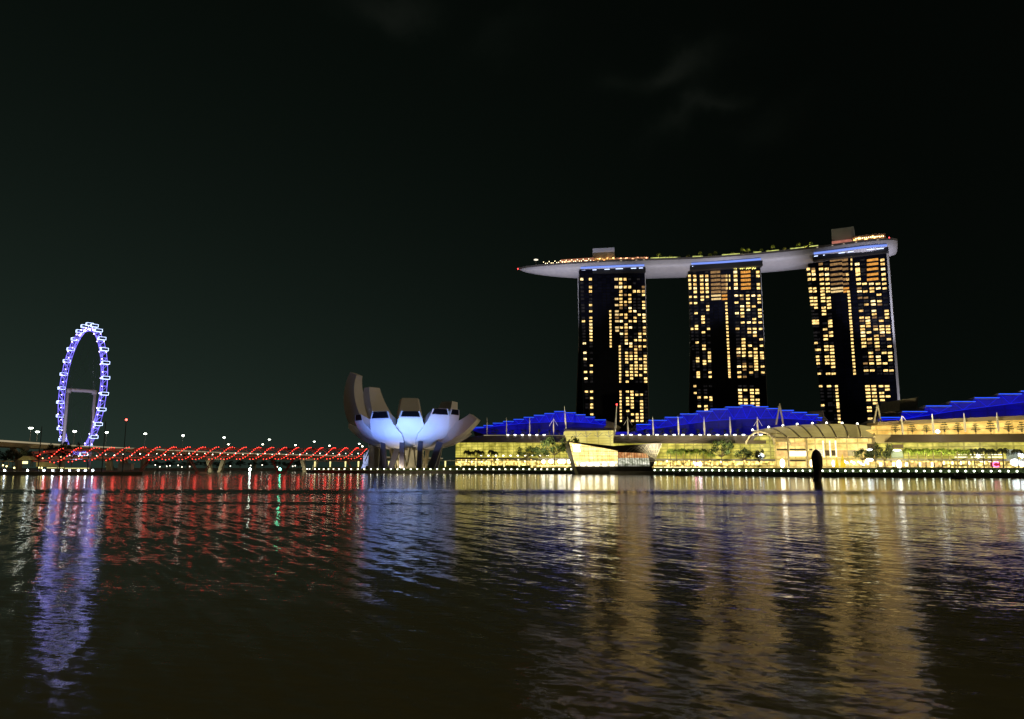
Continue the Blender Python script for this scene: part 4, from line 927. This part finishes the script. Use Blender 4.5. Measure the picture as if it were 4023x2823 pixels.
face([(2230, 1732), (2408, 1751), (2600, 1739), (2530, 1752), (2546, 1779), (2428, 1771)], M_dkroof, 'roof_facet', -.4, .3)
q = MB(); q.prism([PP(2230, 1732, .2), PP(2408, 1751, .2), PP(2600, 1739, .2), PP(2566, 1831, .2), PP(2260, 1831, .2)][::-1], (0, 26, -2)); q.build('body', M_dkroof, pav)
q = MB()
for k in range(9):
    f = k / 8; a = (lp(f, 0, 2480, 1, 2600), lp(f, 0, 1756, 1, 1742)); 
    q.bar(PP(*a, -.6), PP(lp(f, 0, 2552, 1, 2575), lp(f, 0, 1790, 1, 1805), -.6), .16); q.bar(PP(*a, -.6), PP(a[0] - 30 * (1 - f), a[1] + 24, -.6), .16)
for v in (1765, 1780, 1795, 1812): q.bar(PP(2546 + (v - 1779) * .15, v, -.6), PP(2592 - (v - 1765) * .38, v, -.6), .14)
q.build('lattice', mat('lattice_steel', (.5, .46, .32), .5), pav)
q = MB()
for k in range(1, 11):
    f = k / 11; q.bar(PP(lp(f, 0, 2260, 1, 2428), 1831, -.25), PP(lp(f, 0, 2236, 1, 2428), lp(f, 0, 1736, 1, 1769), -.25), .10)
for v in (1752, 1765, 1778, 1790, 1802): q.bar(PP(2240 + (v - 1740) * .25, v + 1, -.25), PP(2428, v + (8 if v < 1770 else 2), -.25), .14)
for k in range(12): q.bar(PP(2436 + k * 9.8, 1831, -.45), PP(2434 + k * 9.5, 1778, -.45), .22)
q.bar(PP(2236, 1735, -.5), PP(2428, 1768, -.5), .5); q.bar(PP(2428, 1768, -.5), PP(2428, 1831, -.5), .45)
q.build('mullions', mat('bronze_mullion', (.16, .09, .03), .5), pav)
face([(2250, 1831), (2260, 1831), (2274, 1866), (2262, 1866)], mat('sloped_edge', (.45, .46, .3), .6), 'edge_strip', -.5)
sg = [(2249, 1746), (2257, 1749), (2264, 1746), (2271, 1749), (2279, 1745), (2276, 1755), (2278, 1765), (2280, 1774), (2270, 1773), (2254, 1773), (2256, 1765), (2253, 1756)]
face(sg, emat('white_emblem_glow', (1, .97, .85), 9), 'emblem', -1.2, .4)
for u in (2290, 2318, 2345, 2375, 2405): face([(u - 8, 1829), (u + 9, 1829), (u + 8, 1818), (u - 7, 1817)], bpy.data.materials['glare_white'], 'shop_light', -.7, .3)

# ------------------------------------------------------------------ raised garden bank behind the quay, quay furniture
def shp(u, off=0, z=2.0): return G(u, shoreY(u) + off, z)
def strip(us, offs, name, m):
    q = MB()
    for a, b in zip(us, us[1:]):
        for (o0, z0), (o1, z1) in zip(offs, offs[1:]): q.quad(shp(a, o0, z0), shp(b, o0, z0), shp(b, o1, z1), shp(a, o1, z1))
    return struct(name, q, m)
strip(list(range(1232, 2256, 40)) + [2255], [(5, 2.02), (5.3, 3.2), (14, 4.7), (60, 4.71)], 'garden_bank', mat('lawn', (.06, .09, .02), .9, var=.4, vscale=.3))
strip(list(range(2562, 4600, 60)), [(6, 2.02), (6.2, 4.0), (30, 4.4), (75, 4.41)], 'upper_promenade', mat('upper_paving', (.2, .16, .1), .8, var=.2, vscale=.2))
def hedge(us, off, z0, z1, dep, dens, m, label, cat='hedge', bumps=0.0, seed=1):
    rn = random.Random(seed); q = MB()
    for a, b in zip(us, us[1:]):
        A, B = shp(a, off, 0), shp(b, off, 0); Ln = (B - A).length; t = (B - A).normalized(); nn = Vector((-t.y, t.x, 0))
        for k in range(int(Ln * dens)):
            l = rn.uniform(0, Ln); hh = z1 + bumps * math.sin((A.x + l) * 1.15 + math.sin(A.x * .3 + l * .21) * 2) * .5
            p = A + t * l + nn * rn.uniform(0, dep); p.z = rn.uniform(z0, hh); s = rn.uniform(.22, .5)
            d1 = Vector((rn.gauss(0, 1), rn.gauss(0, 1), rn.gauss(0, 1))).normalized(); d2 = d1.cross(Vector((rn.gauss(0, 1), rn.gauss(0, 1), rn.gauss(0, 1)))).normalized()
            q.quad(p - d1 * s, p + d2 * s * .6, p + d1 * s, p - d2 * s * .6)
        q.prism([A + UPV * z0 + nn * .3, B + UPV * z0 + nn * .3, B + UPV * (z1 - .35) + nn * .3, A + UPV * (z1 - .35) + nn * .3], nn * dep * .7)
    return q.single('hedge', m, shp(us[0], off, z0), label, cat)
M_hedge = mat('hedge_leaves', (.08, .12, .03), .6, var=.4, vscale=.6)
ur = list(range(2566, 4500, 36)); ul = list(range(1232, 2250, 34))
hedge(ur, 4.2, 2.0, 4.15, 1.6, 26, M_hedge, 'tall green hedge behind the quay lamps, from the crystal pavilion to the right end', bumps=.4, seed=2)
hedge(ur, .5, .6, 2.1, 1.2, 18, M_leafd, 'low dark shrubs on the quay edge right of the crystal pavilion', 'shrubs', bumps=1.1, seed=3)
hedge(ul, 3.6, 2.0, 3.6, 1.5, 18, M_hedge, 'green hedge behind the quay lamps in front of the lotus museum and left mall', bumps=.3, seed=4)
hedge(ul, .5, .3, 1.6, 1.0, 8, M_leafd, 'low dark shrubs on the quay edge below the lotus museum', 'shrubs', bumps=.7, seed=5)
hedge(list(range(1400, 2120, 40)), 15, 4.4, 6.4, 2.0, 14, M_hedge, 'loose green planting under the long pergola', 'shrubs', bumps=1.6, seed=6)
lampm = emat('quay_lamp_glow', (1, .95, .72), 9); lampm2 = emat('quay_lamp_glow_cool', (.9, 1, .82), 10); lampm3 = emat('park_lamp_glow', (.78, .9, 1), 24)
def quay_lamp_proto(m, r):
    o = thing('quay_lamp', '-', 'quay lamp', (0, 0, -50)); MB().tube([(0, 0, 0 - 50), (0, 0, .9 - 50)], .10, 6).build('post', M_pole, o); MB().ball((0, 0, 1.15 - 50), r, 8, 5).build('globe', m, o); return o
def place_row(us, off, z, proto, label, group):
    for i, u in enumerate(us):
        loc = shp(u, off, z); loc.z = z
        if i == 0: proto.location = loc; proto['label'] = label; proto['group'] = group
        else: dup(proto, loc, label, group=group)
us = []; u = 1206
while u < 1345: us.append(u); u += lp(u, 1206, 15, 1345, 23)
place_row([1206, 1216] + [max(1226, x) for x in us[2:]], 2.2, 2.15, quay_lamp_proto(lampm, .42), 'small white globe lamp on the quay between the red bridge and the museum', 'quay lamps left of the museum')
us = []
while u < 1800: us.append(u); u += 26
place_row(us, 2.2, 2.15, quay_lamp_proto(lampm, .45), 'small white globe lamp on the quay directly below the lotus museum', 'quay lamps below the museum')
us = []
while u < 2250: us.append(u); u += 23.5
place_row(us, 2.2, 2.15, quay_lamp_proto(lampm, .43), 'small white globe lamp on the quay between the museum and crystal pavilion', 'quay lamps below the left mall')
us = []; u = 2572
while u < 3190: us.append(u); u += lp(u, 2572, 24.5, 3190, 29)
place_row(us, 2.6, 1.75, quay_lamp_proto(lampm2, .40), 'small bright quay lamp between the crystal pavilion and dark bulb shape', 'quay lamps left of the bulb shape')
us = []; u += 20
while u < 4040: us.append(u); u += lp(u, 3200, 29.5, 4023, 34.5)
place_row(us, 2.6, 1.75, quay_lamp_proto(lampm2, .40), 'small bright quay lamp right of the dark bulb shape', 'quay lamps right of the bulb shape')
def pl_loc(u): return G(u, 456, 2)
pr = quay_lamp_proto(lampm3, .55)
for i, u in enumerate((18, 108, 172, 207, 242, 273, 307, 335, 364)):
    l = '%s blue white lamp from the left on the dark park quay' % ORD[i]
    if i == 0: pr.location = pl_loc(u) - UPV * .3; pr['label'] = l; pr['group'] = 'park quay lamps'
    else: dup(pr, pl_loc(u) - UPV * .3, l, group='park quay lamps')
# pergola
pg = thing('pergola', 'long flat pergola on glowing yellow columns along the quay below the museum', 'pergola', shp(1600, 12, 4)); q = MB()
us = list(range(1236, 2150, 57)); 
for a, b in zip(us, us[1:]):
    A, B = shp(a, 10, 0), shp(b, 10, 0); za, zb = 9.6, 9.6; q.prism([A + UPV * za, B + UPV * zb, B + UPV * (zb + .5), A + UPV * (za + .5)], (0, 5, 0))
q.build('roof', mat('pergola_roof', (.45, .45, .35), .6), pg)
M_lc = emat('lit_column_glow', (1, .88, .35), 1.3, .2, .5)
for i, a in enumerate(us):
    A = shp(a + (i % 3) * 3, 10.6, 0); q = MB(); q.tube([A + UPV * 5.0, A + UPV * 9.6], [.45, .7], 6); q.build('column', M_lc, pg)
# ------------------------------------------------------------------ trees
def leaf_quad(q, p, s, rn, flat=0.0):
    d1 = Vector((rn.gauss(0, 1), rn.gauss(0, 1), rn.gauss(0, 1) * (1 - flat))).normalized(); d2 = d1.cross(Vector((rn.gauss(0, 1), rn.gauss(0, 1), rn.gauss(0, 1)))).normalized()
    q.quad(p - d1 * s, p + d2 * s * .55, p + d1 * s, p - d2 * s * .55)
def tree_proto(kind, seed, mleaf):
    """unit tree: 10 m high, crown about 10 m across"""
    rn = random.Random(seed); O = Vector((0, 0, -80)); o = thing('broadleaf_tree', '-', 'tree', O)
    tr = MB(); cr = MB(); h0 = {'wide': 3.2, 'round': 2.2, 'tier': 1.5, 'shrub': .6}[kind]
    tr.tube([O, O + Vector((.15, 0, h0 * .6)), O + Vector((0, .1, h0 + 1))], [.30, .22, .16], 6)
    cl = []
    if kind == 'tier':
        for k, (z, r) in enumerate(((4, 4.6), (5.8, 3.9), (7.6, 3.0), (9.3, 1.8))):
            for j in range(6): a = j * 1.05 + k; cl.append((Vector((math.cos(a) * r * .7, math.sin(a) * r * .7, z + rn.uniform(-.3, .3))), r * .42, .16))
        tr.tube([O + Vector((0, 0, h0)), O + Vector((0, 0, 9))], [.2, .06], 5)
    else:
        nC = {'wide': 17, 'round': 15, 'shrub': 11}[kind]
        for k in range(nC):
            a = rn.uniform(0, 6.28); rr = rn.uniform(.1, 1) ** .6 * (4.1 if kind != 'round' else 3.3); z = h0 + (10 - h0) * (.22 + .68 * rn.random() * (1 - .45 * rr / 4.2)); cl.append((Vector((rr * math.cos(a), rr * math.sin(a), z)), rn.uniform(.95, 1.8), .72))
    for c, r, fl in cl:
        tr.tube([O + Vector((0, 0, h0)), O + c * .55 + Vector((0, 0, h0 * .35)), O + c], [.13, .08, .03], 4, False)
        for j in range(int(58 if kind != 'tier' else 34)):
            d = Vector((rn.gauss(0, 1), rn.gauss(0, 1), rn.gauss(0, 1))); d.normalize(); d *= r * rn.uniform(.45, 1.08); d.z *= fl
            leaf_quad(cr, O + c + d, rn.uniform(.22, .46), rn)
    tr.build('trunk', M_bark, o); cr.build('crown', mleaf, o); return o
def palm_proto(seed, mleaf):
    rn = random.Random(seed); O = Vector((0, 0, -80)); o = thing('palm_tree', '-', 'palm', O); tr = MB(); cr = MB()
    lean = rn.uniform(-.3, .3); tr.tube([O, O + Vector((lean * .4, 0, 3)), O + Vector((lean, 0, 7.2))], [.26, .2, .17], 7)
    T = O + Vector((lean, 0, 7.2))
    for k in range(17):
        a = k * 2.4 + rn.uniform(-.2, .2); up = rn.uniform(.2, 1.25); Lf = rn.uniform(2.7, 3.4); prev = T; dr = Vector((math.cos(a), math.sin(a), 0)); lat = Vector((-dr.y, dr.x, 0))
        for j in range(1, 9):
            f = j / 8; p = T + dr * (Lf * f * (.75 + .25 * (1 - f))) + UPV * (Lf * (up * f - (up * .75 + .75) * f * f)); cr.bar(prev, p, .09, .05)
            for s1 in (-1, 1):
                ln = .95 * math.sin(math.pi * min(1, f * .9 + .08)) + .15; e = p + lat * (s1 * ln * .8) + dr * .35 - UPV * (ln * .55); cr.quad(prev, p, e + dr * .1, e - dr * .12)
            prev = p
    tr.build('trunk', M_bark, o); cr.build('crown', mleaf, o); return o
used = {}
def plant(proto, base, wid, hgt, label, group, rot=None, ref=10.0):
    sx, sz = wid / ref, hgt / 10.0
    if proto.name in used: return dup(proto, base, label, rot if rot is not None else random.uniform(0, 6.28), (sx, sx, sz), group)
    used[proto.name] = 1; proto.location = base; proto.scale = (sx, sx, sz); proto['label'] = label; proto['group'] = group; return proto
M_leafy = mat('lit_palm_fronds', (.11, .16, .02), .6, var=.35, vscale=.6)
TW = [tree_proto('wide', 11, M_leaf), tree_proto('wide', 12, M_leaf)]; TR = [tree_proto('round', 13, M_leafd), tree_proto('round', 14, M_leafd)]; TT = [tree_proto('tier', 15, M_leaf), tree_proto('tier', 16, M_leaf)]; TS = [tree_proto('shrub', 17, M_leafd), tree_proto('shrub', 18, M_leafd)]
PA = [palm_proto(21, M_leafd), palm_proto(22, M_leafd)]; PB = [palm_proto(23, M_leafy), palm_proto(24, M_leafy)]  # light put into the fronds: dark and lit copies of one palm
def put(protos, i, u, vt, vb, wpx, Y, label, group, ref=10.0):
    b = P(u, vb, Y); t = P(u, vt, Y); return plant(protos[i % len(protos)], b, wpx * Y / 2965, t.z - b.z, label, group, ref=ref)
for i, (u, vt, vb) in enumerate([(1835, 1752, 1826), (1848, 1757, 1826), (1874, 1750, 1826), (1890, 1754, 1826), (1931, 1750, 1826), (1945, 1756, 1826)]):
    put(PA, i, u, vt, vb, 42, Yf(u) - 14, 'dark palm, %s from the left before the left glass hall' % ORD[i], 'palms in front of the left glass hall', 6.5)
for i, u in enumerate((2635, 2659, 2687, 2712, 2737, 2766, 2793)):
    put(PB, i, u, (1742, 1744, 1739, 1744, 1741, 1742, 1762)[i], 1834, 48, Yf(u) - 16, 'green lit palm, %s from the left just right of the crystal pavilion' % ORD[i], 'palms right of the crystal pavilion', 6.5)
for i, u in enumerate((3576, 3609, 3639, 3671, 3703, 3734, 3764, 3802, 3831, 3867, 3899, 3943, 4003)):
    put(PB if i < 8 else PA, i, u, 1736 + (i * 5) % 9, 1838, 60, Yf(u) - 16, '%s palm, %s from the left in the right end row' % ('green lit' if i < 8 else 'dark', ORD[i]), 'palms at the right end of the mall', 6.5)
BG = 'broadleaf trees along the promenade'
for i, (u, vt, vb, wp_, dY, lab, pr_) in enumerate([(2068, 1744, 1826, 82, -14, 'dark spreading tree, left one of the pair left of the crystal pavilion', TW), (2120, 1738, 1826, 80, -15, 'dark spreading tree, right one of the pair left of the crystal pavilion', TW),
        (2180, 1701, 1828, 105, -10, 'tallest loose leaved tree left of the crystal pavilion', TW), (2248, 1698, 1828, 92, 0, 'tree rising behind the left tip of the crystal pavilion roof', TW), (2836, 1712, 1834, 112, -14, 'tall tree right of the middle row of palms', TW),
        (2922, 1745, 1834, 84, -15, 'spreading tree left of the arched glass vault', TW), (2985, 1752, 1834, 56, -18, 'small round tree in front of the arched glass vault', TR), (3390, 1748, 1834, 80, -14, 'thin airy tree in front of the right end of the plaza hall', TW),
        (3478, 1722, 1836, 96, -18, 'big dark tree between the plaza hall and the right row of palms', TR), (3440, 1738, 1836, 56, -16, 'smaller dark crown touching the big dark tree by the plaza hall', TR)]):
    put(pr_, i, u, vt, vb, wp_, Yf(u) + dY, lab, BG)
for i, u in enumerate((1945, 2012, 2060, 2112, 2160, 2197)): put(TS, i, u, 1676 + (i * 5) % 7, 1708, 34, Yf(u) + 8, 'dark terrace shrub, %s from the left before the left blue roof' % ORD[i], 'terrace shrubs before the left blue roof')
for i, u in enumerate((2490, 2540, 2597, 2640, 2690, 2740, 2795, 2842, 2900)): put(TS, i, u, 1670 + (i * 5) % 9, 1709, 36, Yf(u) + 6, 'dark terrace shrub, %s from the left before the largest blue roof' % ORD[i], 'terrace shrubs before the largest blue roof')
for i, u in enumerate((3519, 3585, 3641, 3712, 3765, 3834, 3894, 3964, 4016)): put(TT, i, u, 1662 - i * 2 + (i % 3) * 5, 1704, 40, Yf(u) + 3, 'tiered terrace tree, %s from the left on the orange lit terrace' % ORD[i], 'tiered trees on the orange terrace')
PS = palm_proto(31, mat('lit_roof_palm', (.16, .2, .03), .6))
for i, (u, hh) in enumerate(((2560, 5), (2585, 9), (2608, 5), (2632, 6), (2665, 5), (2700, 6), (2724, 5), (2747, 9), (2785, 6), (2806, 8), (2838, 5), (2872, 6), (2910, 10), (2933, 9), (2960, 5), (2985, 7), (3008, 5), (3030, 10), (3075, 6), (3102, 5), (3130, 9), (3155, 6), (3178, 9))):
    p = on_deck(deck_u(u, 990, 5), 5)[0]; plant(PS, p, 5.2, hh * 1.15, 'small lit palm on the roof garden deck, %s from the left' % ORD[i], 'palms on the roof garden deck', ref=6.5)
for u in (2600, 2760, 2920, 3060, 3160):
    p = on_deck(deck_u(u, 990, 2), 2)[0]; ld = bpy.data.lights.new('garden_uplight', 'POINT'); ld.energy = 5000; ld.color = (1, .9, .35); ld.shadow_soft_size = .5; o = bpy.data.objects.new('garden_uplight', ld); COL.objects.link(o); o.location = p + UPV * 2
# uplights among the palms
for u, e in ((2680, 1.0), (2750, 1.0), (3590, 1.6), (3640, 1.6), (3690, 1.6), (3740, 1.6), (3800, 1.0), (3470, .5), (2850, .7), (2190, .8), (2090, .5)):
    p = Q(u, 1830, -26); spot('palm_uplight', p, p + Vector((0, 8, 10)), 13000 * e, (1, .92, .35), 110, .4)
# dark park trees and far bank trees on the left
LG = 'dark trees of the park on the left'
for i, (u, vt, vb, wp_, Y, lab) in enumerate([(192, 1728, 1830, 66, 590, 'black round tree left of the wheel legs, left one of three'), (236, 1720, 1830, 70, 600, 'black round tree under the wheel, middle one of three'), (280, 1722, 1830, 62, 596, 'black round tree under the wheel, right one of three'),
        (88, 1750, 1832, 60, 540, 'black round tree below the left part of the viaduct'), (12, 1752, 1835, 80, 520, 'dark tree at the left edge of the picture'), (50, 1756, 1835, 78, 515, 'dark tree second from the left edge of the picture'), (128, 1756, 1832, 66, 530, 'dark tree at the left tip of the red bridge'), (150, 1775, 1832, 40, 560, 'low dark tree behind the left tip of the red bridge')]):
    put(TR, i, u, vt, vb, wp_, Y, lab, LG)
for i, u in enumerate(range(575, 1215, 46)): put(TR, i, u, 1800 + (i * 7) % 11, 1840, 58, 925 + (i % 3) * 8, 'dark far bank tree seen under the bridges, %s from the left' % ORD[i], 'trees on the far bank')
# ------------------------------------------------------------------ left park
def simple(name, m, fn, loc, label, cat, group=None): q = MB(); fn(q); return q.single(name, m, loc, label, cat, group)
M_ow = mat('ochre_wall', (.5, .42, .2), .7, var=.3, vscale=.3)
A = P(142, 1832, 478); simple('park_wall', M_ow, lambda q: q.prism([P(142, 1833, 478), P(232, 1833, 478), P(200, 1815, 478), P(142, 1814, 478)][::-1], (0, 1, 0)), A, 'low ochre lit wall under the left end of the red bridge', 'wall')
for i, (u0, u1, v) in enumerate(((185, 222, 1837), (228, 250, 1837), (255, 350, 1839))):
    simple('lit_bench', emat('bench_strip_light', (.95, .85, .35), .9, .3, .8), lambda q: q.box((P((u0 + u1) / 2, v, 468)), ((u1 - u0) * 468 / 2965, .6, .6)), P((u0 + u1) / 2, v, 468), 'glowing yellow strip bench on the park quay, %s from the left' % ORD[i], 'bench', 'strip benches on the park quay')
h = thing('park_hut', 'small hut with a yellow lit sloping roof on the park shore at far left', 'hut', P(95, 1834, 480)); b = P(95, 1834, 480)
q = MB(); q.prism([b + Vector((-5, 0, 4.5)), b + Vector((5, 0, 4.5)), b + Vector((2, 0, 7)), b + Vector((-1.5, 0, 7))], (0, 5, 0)); q.build('roof', M_ow, h)
for s1 in (-3.5, 3.5): MB().bar(b + Vector((s1, 1, 0)), b + Vector((s1, 1, 4.6)), .4).build('post', M_bark, h)
MB().box(b + Vector((0, .5, 2.9)), (3.2, .4, 1.6)).build('lamp', emat('hut_lamp', (1, .9, .35), 2.4), h)
simple('park_canopy', M_ow, lambda q: (q.box(P(18, 1811, 485), (9.5, 3, .5)), q.bar(P(8, 1811, 485), P(8, 1832, 485), .3), q.bar(P(34, 1811, 485), P(34, 1832, 485), .3)), P(18, 1832, 485), 'flat canopy on two posts at the left edge of the park', 'canopy')
for i, (u, v) in enumerate(((12, 1827), (26, 1831), (56, 1837), (152, 1836), (164, 1837))):
    p = P(u, v, 474); o = thing('park_lamp', 'small yellow lamp on the park shore, %s from the left' % ORD[i], 'lamp', Vector((p.x, p.y, 2)), 'small yellow lamps in the park'); MB().tube([(p.x, p.y, 2), p], .12, 5).build('post', M_pole, o); MB().ball(p, .5, 6, 4).build('globe', emat('park_lamp_yellow', (1, .85, .3), 6), o)
for i, (u, vt, vb) in enumerate(((150, 1674, 1836), (233, 1690, 1838), (344, 1618, 1838), (401, 1655, 1836), (487, 1652, 1838))):
    base = P(u, vb, 450); top_ = P(u, vt, 450); lab = 'thin dark pole on the park quay, %s from the left' % ORD[i] if i < 4 else 'dark pole with a red beacon on top, on the park quay'
    if i == 4: base = P(482, vb, 450); top_ = P(491, vt, 450)
    top_.x = base.x; base.z = 1.5; o = thing('dark_pole', lab, 'pole', base, 'dark poles on the park quay'); MB().tube([base, top_], [.34, .22], 6).build('post', M_dark, o)
    if i == 4: MB().ball(top_ + UPV * .6, .65, 8, 5).build('beacon', emat('red_beacon_bright', (1, .08, .06), 9), o)
A = P(450, 1832, 470); simple('quay_shed', mat('dim_white_shed', (.3, .32, .3), .7), lambda q: (q.box(P(495, 1833, 520), (9, 4, 4)), q.box(P(495, 1821, 520), (10, 5, .4))), P(495, 1838, 520), 'small dim shed under the red bridge right of the lit white piers', 'shed')
# ------------------------------------------------------------------ things on the water
YB = 255.0; c = P(3212, 1880, YB); c.z = 0
zz = [(-1.5, 1.05), (0, 1.15), (1.6, 1.25), (3.0, 1.25), (4.0, 1.40), (5.2, 1.68), (6.6, 1.75), (8.0, 1.72), (9.2, 1.45), (10.0, 1.0), (10.5, .45), (10.7, .1)]
o = thing('water_marker', 'dark bulb topped marker standing in the water in front of the plaza hall', 'marker', c)
q = MB(); NS = 16; rn = random.Random(9)
for k, (z, r) in enumerate(zz):
    for j in range(NS):
        a = 2 * math.pi * j / NS; rr = r * (1 + rn.uniform(-.05, .05) + (.06 if j % 4 == 0 and z > 3 else 0)); off = .25 * math.sin(z * .3) - (.12 if z < 3 else 0)
        q.v.append((c.x + off + rr * math.cos(a), c.y + rr * math.sin(a), z))
for k in range(len(zz) - 1):
    for j in range(NS): j2 = (j + 1) % NS; q.f.append((k * NS + j, k * NS + j2, (k + 1) * NS + j2, (k + 1) * NS + j))
q.f.append(tuple((len(zz) - 1) * NS + j for j in range(NS)))
q.build('bulb', mat('dark_weathered_skin', (.045, .035, .025), .8, var=.5, vscale=1.2), o, True)
q = MB(); q.tube([(c.x - .2, c.y, -1.5), (c.x - .2, c.y, .7)], [1.6, 1.35], 14); q.build('collar', M_dark, o)
for i, (u0, u1, v, lab) in enumerate(((3010, 3135, 1874, 'thin dark shadow shape left of the bulb shape'), (3140, 3298, 1877, 'low dark shadow shape around the foot of the bulb shape'), (2652, 2708, 1868, 'low dark boat-like shadow shape below the middle row of palms'), (3738, 3795, 1880, 'low dark boat-like shadow shape below the right row of palms'))):  # dark shadow shapes on the water, built as solid floats and hulls
    Y = CAM_H / ((v - 1836) / 2965.0); L_ = (u1 - u0) * Y / 2965; cc = G((u0 + u1) / 2, Y, 0); hh = .35 if i < 2 else 1.3
    q = MB()
    if i < 2:
        nseg = 8 if i else 10
        for k in range(nseg): q.box(cc + Vector((-L_ / 2 + L_ * (k + .5) / nseg, rn.uniform(-.1, .1), .1)), (L_ / nseg * .94, 2.0 if i else .8, hh))
    else:
        for k in range(10):
            f0, f1 = k / 10, (k + 1) / 10; w0 = 1.1 * math.sin(math.pi * (.08 + .84 * f0)) ** .6; w1 = 1.1 * math.sin(math.pi * (.08 + .84 * f1)) ** .6
            for s1 in (-1, 1): q.quad(cc + Vector((-L_ / 2 + L_ * f0, s1 * w0, hh)), cc + Vector((-L_ / 2 + L_ * f1, s1 * w1, hh)), cc + Vector((-L_ / 2 + L_ * f1, s1 * w1 * .6, -.2)), cc + Vector((-L_ / 2 + L_ * f0, s1 * w0 * .6, -.2)))
            q.quad(cc + Vector((-L_ / 2 + L_ * f0, -w0, hh * .9)), cc + Vector((-L_ / 2 + L_ * f1, -w1, hh * .9)), cc + Vector((-L_ / 2 + L_ * f1, w1, hh * .9)), cc + Vector((-L_ / 2 + L_ * f0, w0, hh * .9)))
        q.box(cc + Vector((-L_ * .1, 0, hh + .5)), (L_ * .3, 1.2, 1.0))
    q.single('shadow_float' if i < 2 else 'shadow_hull', M_dark, cc, lab, 'shadow shape' if i < 2 else 'boat')

# ------------------------------------------------------------------ unseen spots added to light stone, ribs, lattice and walls
for u, e in ((3075, 1), (3170, 1), (3270, 1), (3370, 1)): spot('plaza_fill_spot', Q(u, 1831, -34), Q(u, 1745, 0), 13000 * e, (1, .82, .45), 110, .6)
spot('plaza_fill_spot', Q(3470, 1825, -36), Q(3475, 1712, 0), 15000, (1, .82, .45), 90, .6)
for u in (3560, 3760, 3960): spot('terrace_fill_spot', Q(u, 1715, -30), Q(u, 1655, 6), 9000, (1, .75, .35), 120, .6)
spot('pavilion_fill_spot', (P(2600, 1838, 470).x, 470, 2.6), PP(2565, 1790), 9000, (.95, 1, .6), 80, .4)
spot('lattice_fill_spot', (MX - 3, MY - 34, 3.5), (MX, MY - 10, 12), 9000, (1, .85, .5), 90, .5)
spot('park_wall_fill_spot', P(185, 1838, 462), P(190, 1824, 478), 1500, (1, .82, .35), 120, .3); spot('park_wall_fill_spot', P(95, 1838, 466), P(95, 1815, 480), 1200, (1, .85, .35), 110, .3)
for k in range(22):                                           # unseen red points added in front of the helix to redden it
    p, t, nn = hat(HL * (k + .5) / 22); ld = bpy.data.lights.new('helix_red_fill', 'POINT'); ld.energy = 420; ld.color = (1, .04, .03); ld.shadow_soft_size = 1.2
    o = bpy.data.objects.new('helix_red_fill', ld); COL.objects.link(o); o.location = p - nn * 6.2 + UPV * .5
